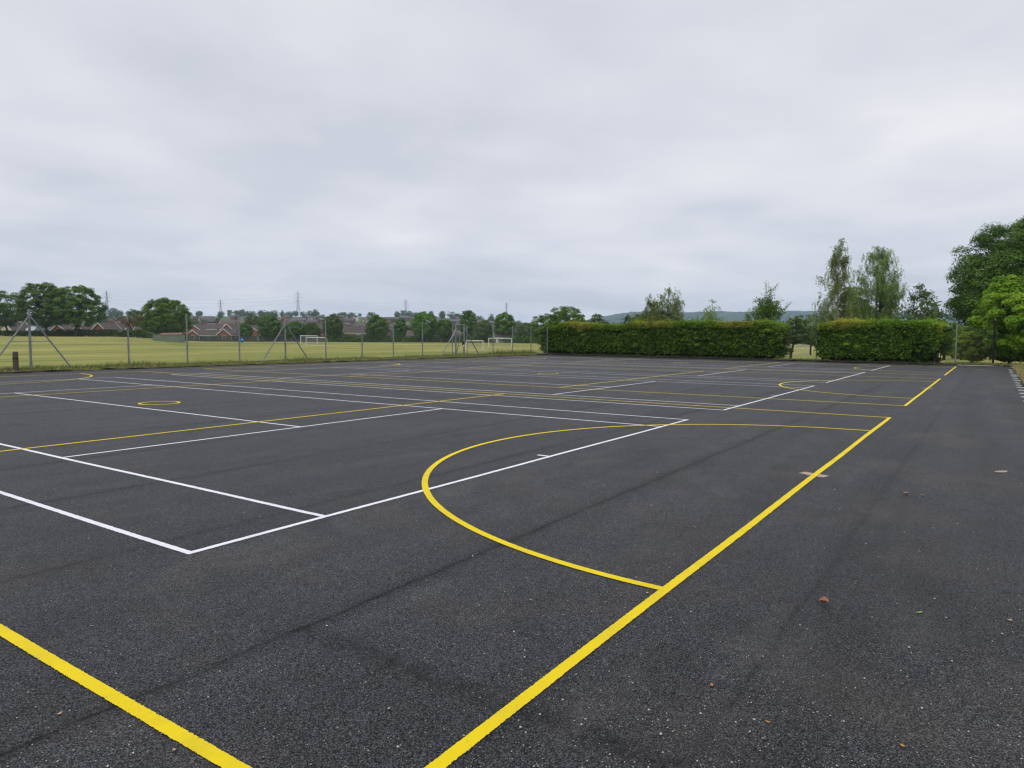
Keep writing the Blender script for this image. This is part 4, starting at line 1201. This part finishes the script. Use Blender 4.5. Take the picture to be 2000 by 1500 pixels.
goal('back one of the two overlapping white goals at left, half hidden', 587, 619, 205, gw(587, 619, 205), 2.45, 1.6, 4, .065)
goal('front one of the two overlapping white goals at left, beside a fence post', 597, 637, 178, gw(597, 637, 178), 2.05, 1.5, -4, .065)
goal('nearest small white goal seen just right of the gate', 910, 944, 128, gw(910, 944, 128), 1.75, 1.6, -14, .06)
goal('farthest white goal on the right, in front of the broad pointed tree', 954, 999, 172, gw(954, 999, 172), 2.05, 1.6, -6, .065)
goal('small white goal in the gap between the hedges', 1536, 1582, 76, gw(1536, 1582, 76), 1.15, .7, 4, .035, .12)

# green shed
x, y = spot(330, 192); z0 = zrow(330, 667, 192)
o = thing('storage_shed', 'long low green shed with rusty red roof below the big rounded tree', 'shed', (x, y, z0), math.atan2(HX[1], HX[0]) - math.pi / 2 + R(3)); bm = MB()
wv = gw(304, 358, 192) / 2
nseg = 40
for i in range(nseg):
    x0 = -wv + 2 * wv * i / nseg; x1 = -wv + 2 * wv * (i + 1) / nseg; yy = -1.2 - (.04 if i % 2 else 0)
    bm.add([(x0, yy, -.3), (x1, yy, -.3), (x1, yy, 1.85), (x0, yy, 1.85), (x0, 1.2, -.3), (x1, 1.2, -.3), (x1, 1.2, 1.85), (x0, 1.2, 1.85)],
           [(0, 1, 2, 3), (5, 4, 7, 6)] + ([(4, 0, 3, 7)] if i == 0 else []) + ([(1, 5, 6, 2)] if i == nseg - 1 else []) + ([(1, 1 + 0, 2, 2)] if False else []))
bm.build('wall', M['shed'], o)
bm = MB()
bm.add([(-wv + 1.6, -1.35, 1.87), (wv - .1, -1.35, 1.87), (wv - .1, 0, 2.45), (-wv + 1.9, 0, 2.35), (-wv + 1.6, 1.35, 1.87), (wv - .1, 1.35, 1.87)], [(0, 1, 2, 3), (3, 2, 5, 4), (0, 3, 4), (1, 5, 2), (0, 4, 5, 1)])
bm.build('roof', M['rust'], o)
MB().box(wv * .28, wv * .55, -1.30, -1.245, -.1, 1.5).build('door', M['shed'], o)

# ------------------------------------------------------------------ small things on the asphalt
def patch(label, x, y, rz, sx, sy):
    o = thing('tape_strip', label, 'tape', (x, y, .0), rz, 'tan tape strips across the yellow goal lines'); vs = []; k = 14
    for i in range(k + 1):
        u = -sx / 2 + sx * i / k; e = .012
        vs += [(u, -sy / 2 + random.gauss(0, e), .0012), (u, sy / 2 + random.gauss(0, e), .0012), (u, -sy / 2 + random.gauss(0, e), .0024), (u, sy / 2 + random.gauss(0, e), .0024)]
    fs = [(4 * i + 2, 4 * i + 6, 4 * i + 7, 4 * i + 3) for i in range(k)] + [(4 * i, 4 * i + 4, 4 * i + 6, 4 * i + 2) for i in range(k)] + [(4 * i + 3, 4 * i + 7, 4 * i + 5, 4 * i + 1) for i in range(k)]
    MB().add(vs, fs).build('strip', M['tape'], o)


a, c = floor_at(1566, 923), floor_at(1614, 931)
patch('tan tape strip under the nearest yellow goal line', (a[0] + c[0]) / 2, (a[1] + c[1]) / 2, math.atan2(c[1] - a[1], c[0] - a[0]), .33, .15)
a, c = floor_at(1803, 758), floor_at(1820, 759.5)
patch('pale tape strip under the second yellow goal line', (a[0] + c[0]) / 2, (a[1] + c[1]) / 2, math.atan2(c[1] - a[1], c[0] - a[0]), .42, .16)


def leaf_piece(label, px, py, size, mat, rz, curl=.25, name='fallen_leaf', cat='leaf', group=None, asp=.6):
    x, y = floor_at(px, py); o = thing(name, label, cat, (x, y, .004), rz, group); vs = []; k = 8
    for i in range(k + 1):
        u = i / k; w = math.sin(math.pi * (u * .92 + .04)) ** .7 * asp * .5 * (1 + .12 * math.sin(u * 19))
        z = curl * size * (.25 + (2 * u - 1) ** 2 * .5)
        for s, zz in ((-1, .35), (0, 0), (1, .35)): vs.append(((u - .5) * size, s * w * size, z + zz * curl * size * w * 2 + .002))
    n0 = len(vs); vs += [(a_, b_, z - .0012) for a_, b_, z in vs]
    fs = []
    for i in range(k):
        for j in range(2):
            q = (i * 3 + j, (i + 1) * 3 + j, (i + 1) * 3 + j + 1, i * 3 + j + 1); fs.append(q); fs.append(tuple(n0 + t for t in reversed(q)))
    MB().add(vs, fs).build('blade', M[mat], o)
    MB().tube([(size * .48, 0, curl * size * .7), (size * .72, size * .04, .003)], .0012, 5).build('stalk', M[mat], o)


leaf_piece('large curled brown leaf on the asphalt, right of the yellow goal line', 1609, 1184, .078, 'brown_leaf', .1, .75, asp=.75)
leaf_piece('brown leaf on the asphalt, left one of two small ones past the tape', 1770, 967, .085, 'brown_leaf', .3, .4)
leaf_piece('tiny brown leaf on the asphalt, right one of two small ones past the tape', 1801, 969, .05, 'brown_leaf', 1.6, .4)
leaf_piece('small fresh green leaf on the asphalt right of the large curled brown leaf', 1795, 1198, .05, 'green_leaf', -.6, .1, asp=.4)
leaf_piece('flat pinkish brown scrap on the asphalt near the right edge', 1955, 922, .22, 'tape', -.55, .02, 'bark_scrap', 'scrap', asp=.45)
leaf_piece('small orange leaf below the large curled one, at the right of the goal line', 1390, 1341, .022, 'orange_leaf', .4, .3)
leaf_piece('orange yellow leaf lowest on the right half of the asphalt', 1500, 1413, .018, 'orange_leaf', 1.4, .3)
leaf_piece('tan leaf at the lower left, outside the yellow sideline', 116, 1397, .026, 'tan_leaf', .4, .3)
leaf_piece('tan scrap of leaf at the bottom left near the yellow sideline', 340, 1468, .020, 'tan_leaf', 1.2, .3)
leaf_piece('small reddish leaf just inside the near end of the goal line', 979, 1244, .016, 'brown_leaf', .4, .3)
leaf_piece('pinkish leaf flake inside the shooting circle near the goal line', 1264, 1160, .026, 'tan_leaf', .2, .2)
leaf_piece('pinkish chip inside the shooting circle beyond the seam', 1283, 924, .05, 'brown_leaf', .2, .2)
leaf_piece('orange leaf at the lower right of the asphalt', 1763, 1460, .022, 'orange_leaf', .9, .3)
leaf_piece('tan leaf by the right edge of the asphalt', 1972, 1213, .035, 'tan_leaf', -.5, .15)

# loose pale grit
V = []; Fq = []
tet = np.array([(1, 0, -.4), (-.5, .87, -.4), (-.5, -.87, -.4), (0, 0, .8)]); g = np.random.default_rng(5); nn_ = 0
cand = []
for i in range(1150):
    px, py = g.uniform(0, 2000), 1500 - 560 * g.random() ** 1.25
    if px < 900 and g.random() < .55: continue
    cand.append((*floor_at(px, py), 0))
oct_ = np.array([(1, 0, 0), (0, 1, 0), (-1, 0, 0), (0, -1, 0), (0, 0, .8), (0, 0, -.6)])
of = np.array([(0, 1, 4), (1, 2, 4), (2, 3, 4), (3, 0, 4), (1, 0, 5), (2, 1, 5), (3, 2, 5), (0, 3, 5)])
for i, (x, y, _) in enumerate(cand):
    s = float(np.clip(g.lognormal(-5.6, .40), .0018, .009)); a = g.uniform(0, 6.28); ca, sa = math.cos(a), math.sin(a)
    v = oct_ * s * g.uniform(.6, 1.2, (6, 3)); v = np.stack([v[:, 0] * ca - v[:, 1] * sa + x, v[:, 0] * sa + v[:, 1] * ca + y, v[:, 2] + s * .5], 1)
    V.append(v); Fq.append(of + 6 * i)
tag(link('gravel', np_mesh('gravel', np.vstack(V), np.vstack(Fq), 3), M['stone']), 'loose pale grit scattered over the asphalt', 'gravel', None, 'stuff')


# ------------------------------------------------------------------ rough grass along the edges
def blades(pts, h, wd, tint):
    n = len(pts); a = RNG.uniform(0, 6.28, n); lean = RNG.normal(0, .45, (n, 2)) * h[:, None]
    c, s = np.cos(a) * wd / 2, np.sin(a) * wd / 2
    z = np.zeros(n)
    A = pts + np.stack([c, s, z], 1); B = pts - np.stack([c, s, z], 1); C = pts + np.stack([lean[:, 0], lean[:, 1], h], 1)
    return np.stack([A, B, C], 1).reshape(-1, 3), np.arange(3 * n).reshape(-1, 3), tint


L = []
n = 42000
xs = RNG.uniform(4, 51, n); off = np.abs(RNG.normal(0, .8, n)) + RNG.uniform(-.06, .2, n)
pat = .5 + .5 * np.sin(xs * .9) * np.sin(xs * .37 + 2)
hgt = RNG.gamma(3, .035, n) * (.5 + pat) * np.clip(.5 + off, .45, 1.3)
tall = np.exp(-((xs - 47) / 2.6) ** 2) * np.exp(-((off - .9) / .7) ** 2); hgt = hgt * (.78 + 1.6 * tall)
pts = np.stack([xs, edge_left(xs) + off, np.interp(off, [0, .3, 1, 1.8, 3.2], [.02, .06, .1, .09, .04])], 1)
tn = np.clip(RNG.normal(.45, .22, n) + np.where(off < .35, .28, 0) - .25 * tall, 0, 1)
L.append(blades(pts, hgt, .03, tn))
n = 16000; ys = RNG.uniform(-7, 30, n); ys = ys[((ys > 5.2) & (ys < 8.2)) | (ys < -2.6) | (RNG.random(n) < .05)]; n = len(ys); off = np.abs(RNG.normal(0, .6, n)) - .03
pts = np.stack([edge_far(ys) + off, ys, .05 + 0 * off], 1)
L.append(blades(pts, RNG.gamma(3, .035, n), .03, np.clip(RNG.normal(.35, .25, n), 0, 1)))
n = 30000; xs = RNG.uniform(18, 50, n); off = np.abs(RNG.normal(0, 1.6, n)) - .04
pts = np.stack([xs, YR - off, np.interp(off, [0, .25, .8, 2, 4], [.02, .06, .09, .12, .14])], 1)
L.append(blades(pts, RNG.gamma(3, .028, n), .025, np.clip(RNG.normal(.5, .2, n) + np.where(off < .25, .35, 0), 0, 1)))
V = np.vstack([a for a, _, _ in L]); o_ = 0; F_ = []
for a, f, _ in L: F_.append(f + o_); o_ += len(a)
tag(link('grass', np_mesh('grass', V, np.vstack(F_), 3, np.concatenate([t for _, _, t in L])), M['blade']), 'rough uncut grass along the fence and verges', 'grass', None, 'stuff')

# ------------------------------------------------------------------ air
b = MB().box(CAM[0] - RMAX - 60, CAM[0] + RMAX + 60, CAM[1] - RMAX - 60, CAM[1] + RMAX + 60, -24, 210)
hm = bpy.data.materials.new('haze_air'); hm.use_nodes = True; nt = hm.node_tree; nt.nodes.clear()
out = nt.nodes.new('ShaderNodeOutputMaterial'); pv = nt.nodes.new('ShaderNodeVolumePrincipled')
pv.inputs['Color'].default_value = (.60, .77, 1.0, 1); pv.inputs['Density'].default_value = .00012; pv.inputs['Anisotropy'].default_value = 0
nt.links.new(pv.outputs[0], out.inputs['Volume'])
tag(b.build('haze', hm), 'thin pale blue haze over the far town and hills', 'haze', None, 'stuff')

# ------------------------------------------------------------------ sky and light
SUN_EL, SUN_AZ = R(58), math.atan2(HX[1], HX[0]) + R(150)         # soft high sun behind the camera, through cloud
w = bpy.data.worlds.new('World'); SC.world = w; w.use_nodes = True; nt = w.node_tree; nt.nodes.clear()


class WT(NT):
    def __init__(s, tree): s.t = tree


t = WT(nt)
out = t.n('ShaderNodeOutputWorld'); bg = t.n('ShaderNodeBackground'); bg.inputs['Strength'].default_value = .10
sky = t.n('ShaderNodeTexSky', sky_type='NISHITA'); sky.sun_disc = False; sky.sun_elevation = SUN_EL; sky.sun_rotation = math.pi / 2 - SUN_AZ
gen = t.n('ShaderNodeTexCoord').outputs['Generated']
sep = t.n('ShaderNodeSeparateXYZ'); t.l(gen, sep.inputs[0])
zz = t.math('MAXIMUM', sep.outputs[2], 0.0)
den = t.math('ADD', zz, .13)
cmb = t.n('ShaderNodeCombineXYZ'); t.l(t.math('DIVIDE', sep.outputs[0], den), cmb.inputs[0]); t.l(t.math('DIVIDE', sep.outputs[1], den), cmb.inputs[1])
mp = t.n('ShaderNodeMapping'); mp.inputs['Location'].default_value = (3.1, 1.7, .4); t.l(cmb.outputs[0], mp.inputs['Vector'])
n1 = t.noise(mp.outputs[0], .55, 3, .5); n2 = t.noise(mp.outputs[0], 1.6, 4, .5)
f = t.math('ADD', t.math('MULTIPLY', n1, .58), t.math('MULTIPLY', n2, .42))
cl = t.ramp(f, [(.35, (.80, .82, .86)), (.46, (.93, .937, .96)), (.55, (1.03, 1.022, 1.015)), (.64, (1.19, 1.155, 1.12))])
# bluer towards the horizon, a paler belt above it
band = t.ramp(zz, [(0, (.640, .645, .695)), (.07, (.635, .640, .692)), (.20, (.672, .674, .712)), (.33, (.645, .652, .690)), (.45, (.620, .633, .675))])
cl = t.mix(1.0, cl, band, 'MULTIPLY')
br = t.n('ShaderNodeMapRange'); t.l(zz, br.inputs[0])
for i, v in enumerate((.42, .85, 10.0, 17.5)): br.inputs[1 + i].default_value = v
vm = t.n('ShaderNodeVectorMath', operation='SCALE'); t.l(cl, vm.inputs[0]); t.l(br.outputs[0], vm.inputs['Scale'])
mx = t.mix(.94, sky.outputs[0], vm.outputs[0])
t.l(mx, bg.inputs['Color']); t.l(bg.outputs[0], out.inputs['Surface'])

sun = bpy.data.lights.new('sun', 'SUN'); sun.energy = .8; sun.angle = R(35); sun.color = (1, .965, .91)
so = bpy.data.objects.new('sun', sun); COL.objects.link(so)
sd = Vector((math.cos(SUN_AZ) * math.cos(SUN_EL), math.sin(SUN_AZ) * math.cos(SUN_EL), math.sin(SUN_EL)))
so.rotation_euler = (-sd).to_track_quat('-Z', 'Y').to_euler(); so.location = (0, 0, 60)

# ------------------------------------------------------------------ camera and render settings
cam = bpy.data.cameras.new('camera'); co = bpy.data.objects.new('camera', cam); COL.objects.link(co)
m = Matrix(((RT[0], UP[0], -FW[0], CAM[0]), (RT[1], UP[1], -FW[1], CAM[1]), (RT[2], UP[2], -FW[2], CAM[2]), (0, 0, 0, 1)))
co.matrix_world = m
cam.sensor_width = 36; cam.sensor_fit = 'HORIZONTAL'; cam.lens = FPX / 2000 * 36; cam.clip_start = .05; cam.clip_end = 20000
SC.camera = co
SC.view_settings.view_transform = 'Standard'; SC.view_settings.look = 'None'; SC.view_settings.exposure = .3; SC.view_settings.gamma = 1
cy = SC.cycles; cy.max_bounces = 5; cy.diffuse_bounces = 3; cy.glossy_bounces = 2; cy.transmission_bounces = 2; cy.transparent_max_bounces = 4; cy.volume_bounces = 1
cy.use_denoising = True; cy.use_adaptive_sampling = False; cy.denoiser = 'OPENIMAGEDENOISE'; cy.denoising_input_passes = 'RGB_ALBEDO_NORMAL'; cy.denoising_prefilter = 'ACCURATE'; cy.filter_width = 1.3
